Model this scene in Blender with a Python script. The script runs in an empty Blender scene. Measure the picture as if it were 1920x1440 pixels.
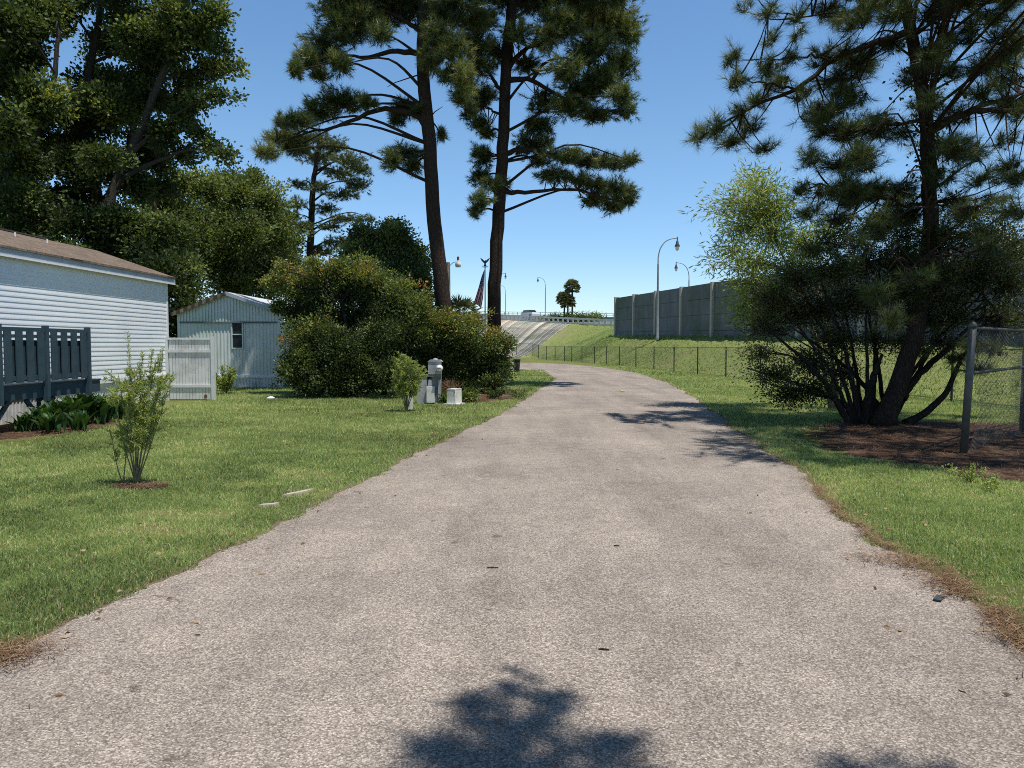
import bpy, math, random
import numpy as np
from mathutils import Vector
R = math.radians
SX, SY = .27, -.22   # horizontal offset of the sun per metre of height
rng = np.random.default_rng(11)
random.seed(5)
sc = bpy.context.scene
COL = sc.collection

# ------------------------------------------------------------------ camera frame (photo pixels -> world)
F, PITCH, CAMH = 1442.0, R(2.86), 1.6
def P(px, py, Y):
    dx, dy = (px-960)/F, (720-py)/F
    wy = math.cos(PITCH)+dy*math.sin(PITCH); wz = -math.sin(PITCH)+dy*math.cos(PITCH)
    s = Y/wy
    return np.array([dx*s, Y, CAMH+wz*s])
def PL(pts, Y): return [P(a, b, Y if len(c) == 0 else c[0]) for a, b, *c in pts]

# ------------------------------------------------------------------ materials
def mat(name, rough=0.8, spec=0.3):
    m = bpy.data.materials.new(name); m.use_nodes = True
    b = m.node_tree.nodes['Principled BSDF']
    b.inputs['Roughness'].default_value = rough
    b.inputs['Specular IOR Level'].default_value = spec
    return m, m.node_tree.nodes, m.node_tree.links, b
def ramp(N, stops, interp='LINEAR'):
    r = N.new('ShaderNodeValToRGB'); cr = r.color_ramp; cr.interpolation = interp
    while len(cr.elements) > 1: cr.elements.remove(cr.elements[-1])
    cr.elements[0].position = stops[0][0]; cr.elements[0].color = (*stops[0][1], 1)
    for p, c in stops[1:]:
        e = cr.elements.new(p); e.color = (*c, 1)
    return r
def noise(N, L, coord, scale, detail=4, rough=0.6, stretch=None):
    n = N.new('ShaderNodeTexNoise'); n.inputs['Scale'].default_value = scale
    n.inputs['Detail'].default_value = detail; n.inputs['Roughness'].default_value = rough
    if stretch:
        mp = N.new('ShaderNodeMapping'); mp.inputs['Scale'].default_value = stretch
        L.new(coord, mp.inputs['Vector']); L.new(mp.outputs[0], n.inputs['Vector'])
    else: L.new(coord, n.inputs['Vector'])
    return n
def mixc(N, L, fac, a, b, mode='MIX'):
    m = N.new('ShaderNodeMix'); m.data_type = 'RGBA'; m.blend_type = mode
    def put(s, v):
        if isinstance(v, (int, float)): s.default_value = v
        elif isinstance(v, tuple): s.default_value = (*v, 1)
        else: L.new(v, s)
    put(m.inputs[0], fac); put(m.inputs[6], a); put(m.inputs[7], b)
    return m.outputs[2]
def bump(N, L, b, h, strength=0.4, dist=0.02):
    n = N.new('ShaderNodeBump'); n.inputs['Strength'].default_value = strength; n.inputs['Distance'].default_value = dist
    L.new(h, n.inputs['Height']); L.new(n.outputs[0], b.inputs['Normal'])
def surf(name, c1, c2, scale=3, rough=0.7, spec=0.3, stretch=None, bmp=0.0, bscale=60, c3=None, s3=0.6, metal=0):
    m, N, L, b = mat(name, rough, spec)
    g = N.new('ShaderNodeNewGeometry').outputs['Position']
    n = noise(N, L, g, scale, 6, 0.65, stretch)
    r = ramp(N, [(0.3, c1), (0.7, c2)]); L.new(n.outputs[0], r.inputs[0]); c = r.outputs[0]
    if c3:
        n3 = noise(N, L, g, s3, 5, 0.7); r3 = ramp(N, [(0.5, (0, 0, 0)), (0.68, (1, 1, 1))]); L.new(n3.outputs[0], r3.inputs[0])
        c = mixc(N, L, r3.outputs[0], c, c3)
    L.new(c, b.inputs['Base Color']); b.inputs['Metallic'].default_value = metal
    if bmp:
        nb = noise(N, L, g, bscale, 5, 0.7, stretch); bump(N, L, b, nb.outputs[0], bmp)
    return m
def leafmat(name, stops, rough=0.45, spec=0.35, trans=0.35, tcol=(1.5, 1.5, 0.7)):
    m, N, L, b = mat(name, rough, spec)
    a = N.new('ShaderNodeAttribute'); a.attribute_name = 'v'
    r = ramp(N, stops); L.new(a.outputs['Fac'], r.inputs[0])
    L.new(r.outputs[0], b.inputs['Base Color'])
    t = N.new('ShaderNodeBsdfTranslucent')
    tc = mixc(N, L, 1.0, r.outputs[0], tcol, 'MULTIPLY'); L.new(tc, t.inputs['Color'])
    mx = N.new('ShaderNodeMixShader'); mx.inputs[0].default_value = trans
    L.new(b.outputs[0], mx.inputs[1]); L.new(t.outputs[0], mx.inputs[2])
    L.new(mx.outputs[0], N['Material Output'].inputs['Surface'])
    return m

# ------------------------------------------------------------------ objects
def tag(o, label=None, cat=None, group=None, kind=None):
    if label: o['label'] = label
    if cat: o['category'] = cat
    if group: o['group'] = group
    if kind: o['kind'] = kind
    return o
def empty(name, loc=(0, 0, 0), rz=0, **k):
    o = bpy.data.objects.new(name, None); COL.objects.link(o); o.location = Vector([float(q) for q in loc]); o.rotation_euler = (0, 0, rz)
    o.empty_display_size = 0.2
    return tag(o, **k)
def copy_tree(o, parent=None):
    c = o.copy(); COL.objects.link(c); c.parent = parent
    for ch in [q for q in bpy.data.objects if q.parent == o]: copy_tree(ch, c)
    return c

class G:
    """collects geometry: verts, triangles and quads, a value per vertex"""
    def __init__(s): s.v = []; s.t = []; s.q = []; s.a = []; s.n = 0
    def add(s, v, tris=None, quads=None, a=0.5):
        v = np.asarray(v, float).reshape(-1, 3)
        if tris is not None and len(tris): s.t.append(np.asarray(tris, int).reshape(-1, 3)+s.n)
        if quads is not None and len(quads): s.q.append(np.asarray(quads, int).reshape(-1, 4)+s.n)
        s.v.append(v); s.a.append(np.broadcast_to(np.asarray(a, float), (len(v),)).copy() if np.ndim(a) == 0 else np.asarray(a, float))
        s.n += len(v); return s
    def box(s, x0, x1, y0, y1, z0, z1, rz=0, c=None):
        v = np.array([(x, y, z) for x in (x0, x1) for y in (y0, y1) for z in (z0, z1)], float)
        if rz:
            cx, cy = c if c else ((x0+x1)/2, (y0+y1)/2); d = v[:, :2]-(cx, cy); k, w = math.cos(rz), math.sin(rz)
            v[:, 0] = cx+d[:, 0]*k-d[:, 1]*w; v[:, 1] = cy+d[:, 0]*w+d[:, 1]*k
        return s.add(v, quads=[(0, 1, 3, 2), (4, 6, 7, 5), (0, 4, 5, 1), (2, 3, 7, 6), (0, 2, 6, 4), (1, 5, 7, 3)])
    def bar(s, p, q, w, h, up=(0, 0, 1)):
        p, q = np.array(p, float), np.array(q, float); d = q-p; d /= np.linalg.norm(d)
        a = np.cross(d, up); a /= np.linalg.norm(a); b = np.cross(a, d)
        v = [e+a*i*w/2+b*j*h/2 for e in (p, q) for i, j in ((-1, -1), (1, -1), (1, 1), (-1, 1))]
        return s.add(v, quads=[(0, 1, 2, 3), (7, 6, 5, 4), (0, 4, 5, 1), (1, 5, 6, 2), (2, 6, 7, 3), (3, 7, 4, 0)])
    def tube(s, pts, rad, n=8, cap=True, a=0.5):
        p = np.array(pts, float); m = len(p); r = np.broadcast_to(np.asarray(rad, float), (m,))
        d = np.gradient(p, axis=0); d /= (np.linalg.norm(d, axis=1, keepdims=True)+1e-9)
        ref = np.array([0, 0, 1.]) if abs(d[0, 2]) < .8 else np.array([0, 1., 0])
        th = np.arange(n)*2*math.pi/n; v = np.zeros((m, n, 3))
        u = np.cross(d[0], ref); u /= np.linalg.norm(u)
        for i in range(m):
            u = u-d[i]*np.dot(u, d[i]); u /= (np.linalg.norm(u)+1e-9); w = np.cross(d[i], u)
            v[i] = p[i]+r[i]*(np.cos(th)[:, None]*u+np.sin(th)[:, None]*w)
        i = np.arange(m-1)[:, None]*n; j = np.arange(n)[None, :]; k = (j+1) % n
        q = np.stack([i+j, i+k, i+n+k, i+n+j], -1).reshape(-1, 4)
        s.add(v.reshape(-1, 3), quads=q, a=a)
        if cap:
            c = s.n; s.add([p[0], p[-1]], a=a)
            t = [(c, c-m*n+k2, c-m*n+j2) for j2, k2 in ((x, (x+1) % n) for x in range(n))]
            t += [(c+1, c-n+j2, c-n+k2) for j2, k2 in ((x, (x+1) % n) for x in range(n))]
            s.t.append(np.array(t))
        return s
    def lathe(s, prof, c=(0, 0, 0), n=16, axis='z'):
        th = np.arange(n)*2*math.pi/n; v = []
        for r, z in prof:
            for t in th:
                q = (r*math.cos(t), r*math.sin(t), z) if axis == 'z' else (r*math.cos(t), z, r*math.sin(t))
                v.append((c[0]+q[0], c[1]+q[1], c[2]+q[2]))
        q = [(i*n+j, i*n+(j+1) % n, (i+1)*n+(j+1) % n, (i+1)*n+j) for i in range(len(prof)-1) for j in range(n)]
        return s.add(v, quads=q)
    def prism(s, poly, z0, z1, fn=None):
        """poly: 2D outline; fn maps (u,v,w)->xyz"""
        k = len(poly); fn = fn or (lambda u, v, w: (u, v, w))
        v = [fn(a, b, z0) for a, b in poly]+[fn(a, b, z1) for a, b in poly]
        base = s.n
        s.add(v, quads=[(i, (i+1) % k, k+(i+1) % k, k+i) for i in range(k)])
        t = [(base, base+i+1, base+i) for i in range(1, k-1)]+[(base+k, base+k+i, base+k+i+1) for i in range(1, k-1)]
        s.t.append(np.array(t)); return s
    def build(s, name, m, parent=None, smooth=False, origin=None, **k):
        v = np.concatenate(s.v); t = np.concatenate(s.t) if s.t else np.zeros((0, 3), int); q = np.concatenate(s.q) if s.q else np.zeros((0, 4), int)
        if parent is not None and origin is None: origin = tuple(parent.location)+(parent.rotation_euler.z,) if False else None
        if origin is not None: v = v-np.array(origin)
        me = bpy.data.meshes.new(name)
        me.vertices.add(len(v)); me.vertices.foreach_set('co', v.astype(np.float32).ravel())
        nl = len(t)*3+len(q)*4; me.loops.add(nl)
        me.loops.foreach_set('vertex_index', np.concatenate([t.ravel(), q.ravel()]).astype(np.int32))
        me.polygons.add(len(t)+len(q))
        me.polygons.foreach_set('loop_start', np.concatenate([np.arange(len(t))*3, len(t)*3+np.arange(len(q))*4]).astype(np.int32))
        me.update(calc_edges=True)
        me.polygons.foreach_set('use_smooth', np.full(len(t)+len(q), bool(smooth)))
        at = me.attributes.new('v', 'FLOAT', 'POINT'); at.data.foreach_set('value', np.concatenate(s.a).astype(np.float32))
        if m: me.materials.append(m)
        o = bpy.data.objects.new(name, me); COL.objects.link(o)
        if parent is not None:
            o.parent = parent
        elif origin is not None: o.location = origin
        return tag(o, **k)
def unit(a): return a/(np.linalg.norm(a, axis=-1, keepdims=True)+1e-9)
def curve(pts, n=12):
    """Catmull-Rom through pts"""
    p = np.array(pts, float)
    if len(p) < 3: return np.linspace(p[0], p[-1], n)
    q = np.vstack([2*p[0]-p[1], p, 2*p[-1]-p[-2]]); out = []
    m = len(p)-1; per = max(2, n//m)
    for i in range(m):
        t = np.linspace(0, 1, per, endpoint=(i == m-1))[:, None]
        a, b, c, d = q[i:i+4]
        out.append(.5*((2*b)+(-a+c)*t+(2*a-5*b+4*c-d)*t*t+(-a+3*b-3*c+d)*t**3))
    return np.concatenate(out)
def sub(pts, o): return np.array(pts)-np.array(o)

def grid_quads(a, b): i = np.arange(a-1)[:, None]*b; j = np.arange(b-1)[None]; return np.stack([i+j, i+j+1, i+j+1+b, i+j+b], -1).reshape(-1, 4)
# ------------------------------------------------------------------ leaves and needles
def leaves(g, pos, d, L, W, v):
    n = len(pos); side = unit(np.cross(d, unit(rng.normal(size=(n, 3))))); L = np.broadcast_to(L, (n,))[:, None]; W = np.broadcast_to(W, (n,))[:, None]
    nr = np.cross(d, side)
    q = np.stack([pos, pos+d*L*.45+side*W*.5+nr*W*.12, pos+d*L, pos+d*L*.45-side*W*.5+nr*W*.12], 1).reshape(-1, 3)
    g.add(q, quads=np.arange(4*n).reshape(n, 4), a=np.repeat(v, 4))
def needles(g, pos, ax, n_per, L, W, v, spread=0.75, sway=.12):
    """bursts of needles along the last stretch of each twig"""
    m = len(pos); k = n_per
    a = np.repeat(ax, k, 0); t = rng.random((m*k, 1))
    r = unit(np.cross(a, rng.normal(size=(m*k, 3))))
    sp = spread*(1.25-.75*t)+rng.normal(size=(m*k, 1))*.12
    d = unit(a*np.cos(sp)+r*np.sin(sp)+np.array([0, 0, -sway]))
    b = np.repeat(pos, k, 0)-a*(1-t)*L*.75
    ln = L*rng.uniform(.7, 1.1, (m*k, 1)); s = unit(np.cross(d, rng.normal(size=(m*k, 3))))*W*.5
    q = np.stack([b-s, b+s, b+d*ln], 1).reshape(-1, 3)
    vv = np.repeat(v, k)+rng.normal(size=m*k)*.08
    g.add(q, tris=np.arange(3*m*k).reshape(-1, 3), a=np.repeat(np.clip(vv, 0, 1), 3))
def in_ball(n, pw=.5):
    return unit(rng.normal(size=(n, 3)))*(rng.random((n, 1))**pw)
def limb_to(g, trunk, trad, c, r0, droop=.0, n=9, sides=6, lo=.0, rise=.45):
    """limb from the trunk to point c"""
    c = np.array(c, float); tz = trunk[:, 2]; hor = np.linalg.norm(c[:2]-trunk[:, :2], axis=1)
    cost = np.abs((c[2]-hor*rise)-tz)+hor*.15
    i = int(np.argmin(cost)); i = max(i, int(lo*len(trunk))); i = min(i, len(trunk)-2); s = trunk[i]
    mid = s+(c-s)*.5+np.array([0, 0, (.12-droop)*np.linalg.norm(c-s)])+rng.normal(size=3)*.05*np.linalg.norm(c-s)
    pt = curve([s, mid, c], n); r0 = min(r0, trad[i]*.6); rr = np.linspace(r0, r0*.25, len(pt))
    g.tube(pt, rr, sides, cap=False); return pt, rr

def broadleaf(name, label, trunks, blobs, leafm, barkm, L, W, count, trad=.2, twig=.012, clump=.28, per=45, cat='tree', group=None, droop=0, limbs=True, tips=None, up=.15, bark_n=8, vcol=(.5, .22), sink=1.0, lo=0.15, shell=.45, lumpy=.3):
    """blobs: (centre, radii, value) in world space; trunks: list of (points, r0, r1)"""
    base = np.array(trunks[0][0][0]); root = empty(name, base, label=label, cat=cat, group=group)
    gt = G(); gl = G(); tr = []
    for pts, r0, r1 in trunks:
        c = curve(sub(pts, base), 24); rr = np.linspace(r0, r1, len(c)); rr[:3] *= (1.35, 1.15, 1.05)
        c2 = c.copy(); c2[1:, :2] += rng.normal(size=(len(c)-1, 2))*r0*.12
        gt.tube(c2, rr, bark_n); tr.append((c2, rr))
    vol = np.array([b[1][0]*b[1][1]*b[1][2] for b in blobs])**(.72); vol /= vol.sum()
    gb = G()
    for (c, r, v, *rest), w in zip(blobs, vol):
        c = np.array(c)-base; r = np.array(r)
        k = int(np.argmin([np.min(np.linalg.norm(c-t[0], axis=1)) for t in tr]))
        if limbs: pt, rr = limb_to(gb, tr[k][0], tr[k][1], c, .35*np.mean(r)*.18+.02, droop, lo=lo)
        else: pt, rr = np.array([c, c]), None
        nt = max(3, int(count*w/per))
        ub = in_ball(nt, shell); ph = rng.uniform(0, 6.28, 6); fr = rng.uniform(2.2, 4.5, 6)
        un = unit(ub); lump_ = 1+lumpy*(np.sin(un[:, 0]*fr[0]+ph[0])*np.sin(un[:, 1]*fr[1]+ph[1])+.8*np.sin(un[:, 2]*fr[2]+ph[2])*np.sin(un[:, 0]*fr[3]*1.6+ph[3])+.35*rng.normal(size=nt))
        e = c+ub*lump_[:, None]*r
        s = c+(e-c)*.15+rng.normal(size=(nt, 3))*.1*r
        if limbs:
            s = pt[rng.integers(len(pt)//2, len(pt), nt)]
        d = unit(e-s)
        for i in range(0, nt, 1 if nt < 60 else max(1, nt//60)):
            m_ = (s[i]+e[i])/2+np.array([0, 0, -.06*np.linalg.norm(e[i]-s[i])])+rng.normal(size=3)*.05
            gb.tube([s[i], m_, e[i]], [twig, twig*.7, twig*.3], 3, cap=False)
        # clumps of leaves
        vb = np.clip(v+rng.normal(size=nt)*vcol[1]+.12*(e-c)[:, 2]/r[2], 0, 1)  # leaf value drops toward each blob's underside: shade put into the colour
        pos = np.repeat(e, per, 0); dd = np.repeat(d, per, 0)
        off = rng.normal(size=(nt*per, 3))*clump*np.array([1, 1, .8])
        pos = pos+off-dd*rng.random((nt*per, 1))*clump*.8
        ld = unit(dd*.5+unit(off)*.7+rng.normal(size=pos.shape)*.5+np.array([0, 0, up]))
        vv = np.clip(np.repeat(vb, per)+rng.normal(size=nt*per)*.08, 0, 1)
        leaves(gl, pos, ld, L*rng.uniform(.6, 1.15, nt*per), W*rng.uniform(.7, 1.1, nt*per), vv)
    gt.build('trunk', barkm, root, smooth=True)
    if gb.n: gb.build('branches', barkm, root, smooth=True)
    gl.build('crown', leafm, root)
    return root
def blob(px, py, rx, ry, Y, v=.5, dz=None):
    c = P(px, py, Y); k = Y/F
    return (c, (rx*k, (dz if dz else (rx+ry)*.5*k), ry*k), v)

def pine(name, label, trunk, r0, r1, pads, Y, needle=.2, w=.012, per=22, dens=1.0, group=None, limbs=(), vine=False, leafm=None, barkm=None, tuft_v=.5, spread=.8, cones=0, sides=12, stub=()):
    base = np.array(trunk[0]); root = empty(name, base, label=label, cat='pine tree', group=group)
    gt = G(); gb = G(); gn = G(); conel = []
    c = curve(sub(trunk, base), 40); rr = r0+(r1-r0)*np.linspace(0, 1, len(c))**.9; rr[:2] *= (1.45, 1.15)
    gt.tube(c+np.vstack([np.zeros((1, 3)), rng.normal(size=(len(c)-1, 3))*r0*.06]), rr, sides); tr = (c, rr)
    lim = []
    for pts, a, b in limbs:
        q = curve(sub(pts, base), 16); q[1:] += rng.normal(size=(len(q)-1, 3))*.02; ra = np.linspace(a, b, len(q)); gb.tube(q, ra, 7); lim.append(q)
    for pts, a in stub: gb.tube(sub(pts, base), np.linspace(a, a*.3, len(pts)), 5)
    for (ctr, r, v, *rest) in pads:
        ctr = np.array(ctr)-base; r = np.array(r)
        best = None
        if lim:
            ds = [np.min(np.linalg.norm(q-ctr, axis=1)) for q in lim]; k = int(np.argmin(ds))
            if ds[k] < max(1.2 if Y > 20 else 1.6, .9*np.max(r)): best = lim[k]
        if best is None:
            best, _ = limb_to(gb, c, rr, ctr, (.05+.02*np.max(r))*(1 if Y > 20 else .45), -.1 if Y < 20 else -.02, n=10, lo=.3, rise=.12)
        nt = max(4, int(dens*(r[0]*r[1]*r[2])**.72*30))
        # secondary boughs, then twigs
        nb = max(2, nt//14)
        be = ctr+in_ball(nb, .55)*r*.85
        bi = np.array([best[np.argmin(np.linalg.norm(best-e, axis=1)+rng.random(len(best))*.6)] for e in be])
        for i in range(nb):
            m_ = (bi[i]+be[i])/2+np.array([0, 0, -.08*np.linalg.norm(be[i]-bi[i])])
            gb.tube(curve([bi[i], m_, be[i]], 6), np.linspace(.025, .01, 6) if Y > 20 else np.linspace(.02, .006, 6), 4, cap=False)
        eb = in_ball(nt, .42); ph = rng.uniform(0, 6.28, 4); eb *= (1+.3*np.sin(eb[:, 0]*4+ph[0])*np.sin(eb[:, 2]*4+ph[1])+.18*rng.normal(size=nt))[:, None]; e = ctr+eb*r
        j = np.argmin(((e[:, None]-be[None])**2).sum(-1), 1); s = be[j]
        ax = unit(unit(e-s)*.7+unit(e-ctr)*.5+np.array([0, 0, .45])+rng.normal(size=e.shape)*.25)
        for i in range(0, nt, 1 if Y < 20 else 2):
            gb.tube([s[i], (s[i]+e[i])/2-np.array([0, 0, .05]), e[i]], [.008 if Y < 20 else .014, .007, .005], 3, cap=False)
        vb = np.clip(v+rng.normal(size=nt)*.2+.2*(e-ctr)[:, 2]/r[2], 0, 1)  # needles lighter toward each pad's top: sunlight put into the colour
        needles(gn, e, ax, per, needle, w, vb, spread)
        if cones:
            for i in rng.choice(nt, min(nt, rng.poisson(cones)), replace=False):
                q = s[i]+(e[i]-s[i])*.6; s2 = rng.uniform(.75, 1.1)
                conel.append((q, s2))
    gt.build('trunk', barkm, root, smooth=True); gb.build('branches', barkm, root, smooth=True)
    gn.build('needles', leafm, root)
    for i, (q, s2) in enumerate(conel[:95]):
        if i == 0: c0 = G().lathe([(0, -.12), (.025, -.11), (.036, -.09), (.03, -.085), (.042, -.065), (.036, -.06), (.044, -.035), (.036, -.03), (.03, -.005), (0, .005)], n=9).build('cone', M['cone'], root); cq = c0
        else: cq = c0.copy(); COL.objects.link(cq)
        cq.location = Vector([float(k) for k in q]); cq.scale = (s2,)*3; cq.rotation_euler = (rng.normal()*.3, rng.normal()*.3, 0)
    return root

# ------------------------------------------------------------------ material list
M = {}
def bark(name, a, b, sc_=24):
    m, N, L, bb = mat(name, .95, .1)
    g = N.new('ShaderNodeNewGeometry').outputs['Position']
    mp = N.new('ShaderNodeMapping'); mp.inputs['Scale'].default_value = (1, 1, .22); nw = noise(N, L, g, 9, 4, .6); vm = N.new('ShaderNodeVectorMath'); vm.operation = 'MULTIPLY_ADD'; vm.inputs[1].default_value = (.09, .09, .25); L.new(nw.outputs['Color'], vm.inputs[0]); L.new(g, vm.inputs[2]); L.new(vm.outputs[0], mp.inputs[0])
    vo = N.new('ShaderNodeTexVoronoi'); vo.inputs['Scale'].default_value = sc_; vo.feature = 'DISTANCE_TO_EDGE'; L.new(mp.outputs[0], vo.inputs['Vector'])
    n = noise(N, L, mp.outputs[0], sc_*1.5, 6, .7)
    r = ramp(N, [(.25, a), (.75, b)]); L.new(n.outputs[0], r.inputs[0])
    r2 = ramp(N, [(0, (.45, .45, .45)), (.3, (1, 1, 1))]); L.new(vo.outputs[0], r2.inputs[0])
    L.new(mixc(N, L, 1.0, r.outputs[0], r2.outputs[0], 'MULTIPLY'), bb.inputs['Base Color'])
    bump(N, L, bb, r2.outputs[0], .8, .03); return m
M['bark_pine'] = bark('pine bark', (.03, .022, .018), (.1, .072, .056))
M['bark_grey'] = bark('grey bark', (.05, .043, .037), (.14, .125, .105))
M['bark_dark'] = bark('dark bark', (.03, .024, .02), (.075, .06, .05), 20)
M['stem'] = surf('young stem', (.12, .1, .06), (.2, .17, .1), 20)
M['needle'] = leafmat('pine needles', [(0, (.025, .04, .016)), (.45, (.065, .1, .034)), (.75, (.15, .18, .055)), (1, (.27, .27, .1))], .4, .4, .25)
M['needle_far'] = leafmat('far pine needles', [(0, (.03, .05, .02)), (.5, (.07, .1, .04)), (1, (.16, .18, .07))], .4, .4, .25)
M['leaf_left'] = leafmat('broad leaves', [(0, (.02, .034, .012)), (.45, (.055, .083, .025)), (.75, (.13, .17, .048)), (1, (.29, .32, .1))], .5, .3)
M['leaf_mid'] = leafmat('olive leaves', [(0, (.03, .05, .02)), (.45, (.09, .125, .042)), (1, (.27, .31, .1))], .5, .3)
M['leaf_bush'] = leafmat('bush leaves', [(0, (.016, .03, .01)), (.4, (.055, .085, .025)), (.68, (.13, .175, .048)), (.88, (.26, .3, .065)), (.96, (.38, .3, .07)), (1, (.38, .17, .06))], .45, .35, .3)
M['leaf_dark'] = leafmat('dark small leaves', [(0, (.02, .026, .01)), (.5, (.06, .075, .024)), (1, (.18, .2, .06))], .4, .4, .3)
M['leaf_willow'] = leafmat('pale narrow leaves', [(0, (.09, .13, .035)), (.5, (.22, .29, .08)), (1, (.42, .45, .17))], .4, .4, .45)
M['leaf_sapling'] = leafmat('sapling leaves', [(0, (.16, .2, .07)), (.6, (.34, .4, .14)), (1, (.55, .58, .28))], .4, .4, .5)
M['leaf_lance'] = leafmat('lance leaves', [(0, (.015, .04, .012)), (.6, (.035, .085, .02)), (.9, (.09, .17, .03)), (1, (.25, .25, .06))], .5, .3, .25)
M['leaf_palm'] = leafmat('palm fronds', [(0, (.05, .06, .02)), (.5, (.12, .14, .05)), (1, (.25, .22, .1))], .4, .4, .2)
M['grass'] = leafmat('grass blades', [(0, (.09, .125, .045)), (.35, (.25, .335, .12)), (.75, (.46, .55, .21)), (.93, (.62, .58, .3)), (1, (.7, .56, .38))], .5, .3, .45, (1.25, 1.3, .8))
M['straw'] = leafmat('fallen needles', [(0, (.06, .03, .02)), (.5, (.22, .12, .065)), (1, (.45, .33, .2))], .7, .2, .1, (1, 1, 1))
M['cone'] = surf('pine cone', (.03, .018, .012), (.07, .045, .03), 60)

def ground_mat():
    m, N, L, b = mat('lawn ground', .95, .1)
    g = N.new('ShaderNodeNewGeometry').outputs['Position']
    n1 = noise(N, L, g, .35, 6, .65); n2 = noise(N, L, g, 30, 6, .8); n3 = noise(N, L, g, 2.2, 5, .7)
    r1 = ramp(N, [(.35, (.13, .16, .055)), (.55, (.19, .22, .08)), (.7, (.25, .26, .11))]); L.new(n1.outputs[0], r1.inputs[0])
    r2 = ramp(N, [(.3, (.45, .45, .4)), (.7, (1.35, 1.3, 1.1))]); L.new(n2.outputs[0], r2.inputs[0])
    c = mixc(N, L, 1.0, r1.outputs[0], r2.outputs[0], 'MULTIPLY')
    r3 = ramp(N, [(.62, (0, 0, 0)), (.78, (1, 1, 1))]); L.new(n3.outputs[0], r3.inputs[0])
    c = mixc(N, L, r3.outputs[0], c, (.22, .17, .09)); L.new(c, b.inputs['Base Color'])
    bump(N, L, b, n2.outputs[0], .7, .05); return m
M['ground'] = ground_mat()
def road_mat():
    m, N, L, b = mat('worn aggregate asphalt', .88, .25)
    g = N.new('ShaderNodeNewGeometry').outputs['Position']
    vo = N.new('ShaderNodeTexVoronoi'); vo.inputs['Scale'].default_value = 120; L.new(g, vo.inputs['Vector'])
    sep = N.new('ShaderNodeSeparateColor'); L.new(vo.outputs['Color'], sep.inputs[0])
    st = ramp(N, [(0, (.165, .14, .121)), (.3, (.275, .237, .206)), (.7, (.375, .327, .286)), (1, (.56, .497, .44))]); L.new(sep.outputs[0], st.inputs[0])
    ed = ramp(N, [(.45, (1, 1, 1)), (.85, (.6, .58, .56))]); L.new(vo.outputs['Distance'], ed.inputs[0])
    c = mixc(N, L, 1.0, st.outputs[0], ed.outputs[0], 'MULTIPLY')
    n1 = noise(N, L, g, .45, 6, .6); r1 = ramp(N, [(.3, (.78, .77, .76)), (.7, (1.22, 1.2, 1.17))]); L.new(n1.outputs[0], r1.inputs[0])
    c = mixc(N, L, 1.0, c, r1.outputs[0], 'MULTIPLY')
    n2 = noise(N, L, g, 3.5, 6, .7); r2 = ramp(N, [(.3, (.85, .85, .85)), (.7, (1.13, 1.13, 1.13))]); L.new(n2.outputs[0], r2.inputs[0])
    c = mixc(N, L, 1.0, c, r2.outputs[0], 'MULTIPLY')
    n4 = noise(N, L, g, 1.1, 5, .6, (1, .1, 1)); r4 = ramp(N, [(.3, (.8, .79, .78)), (.5, (1, 1, 1)), (.7, (1.14, 1.14, 1.13))]); L.new(n4.outputs[0], r4.inputs[0])
    c = mixc(N, L, 1.0, c, r4.outputs[0], 'MULTIPLY')
    n5 = noise(N, L, g, 5, 3, .5); r5 = ramp(N, [(.68, (1, 1, 1)), (.74, (.62, .6, .58))]); L.new(n5.outputs[0], r5.inputs[0]); c = mixc(N, L, 1.0, c, r5.outputs[0], 'MULTIPLY')
    # hairline cracks, broken up by noise
    nd = noise(N, L, g, 1.6, 4, .6)
    mv = N.new('ShaderNodeVectorMath'); mv.operation = 'SCALE'; mv.inputs['Scale'].default_value = .9; L.new(nd.outputs['Color'], mv.inputs[0])
    av = N.new('ShaderNodeVectorMath'); L.new(g, av.inputs[0]); L.new(mv.outputs[0], av.inputs[1])
    vc = N.new('ShaderNodeTexVoronoi'); vc.feature = 'DISTANCE_TO_EDGE'; vc.inputs['Scale'].default_value = .27; L.new(av.outputs[0], vc.inputs['Vector'])
    rc = ramp(N, [(0, (1, 1, 1)), (.006, (0, 0, 0))]); L.new(vc.outputs[0], rc.inputs[0])
    nm = noise(N, L, g, .5, 3); rm = ramp(N, [(.5, (0, 0, 0)), (.62, (.6, .6, .6))]); L.new(nm.outputs[0], rm.inputs[0])
    k = mixc(N, L, 1.0, rc.outputs[0], rm.outputs[0], 'MULTIPLY')
    c = mixc(N, L, k, c, (.07, .06, .05)); L.new(c, b.inputs['Base Color'])
    bump(N, L, b, sep.outputs[0], .55, .006); return m
M['road'] = road_mat()
M['mulch'] = surf('pine straw mulch', (.025, .015, .011), (.13, .08, .055), 25, .95, .1, bmp=.9, bscale=45, c3=(.22, .15, .1), s3=1.3)
M['emb'] = surf('embankment grass', (.13, .165, .05), (.28, .31, .11), 9, .95, .1, bmp=1.0, bscale=9, c3=(.25, .22, .12), s3=.16)

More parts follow.
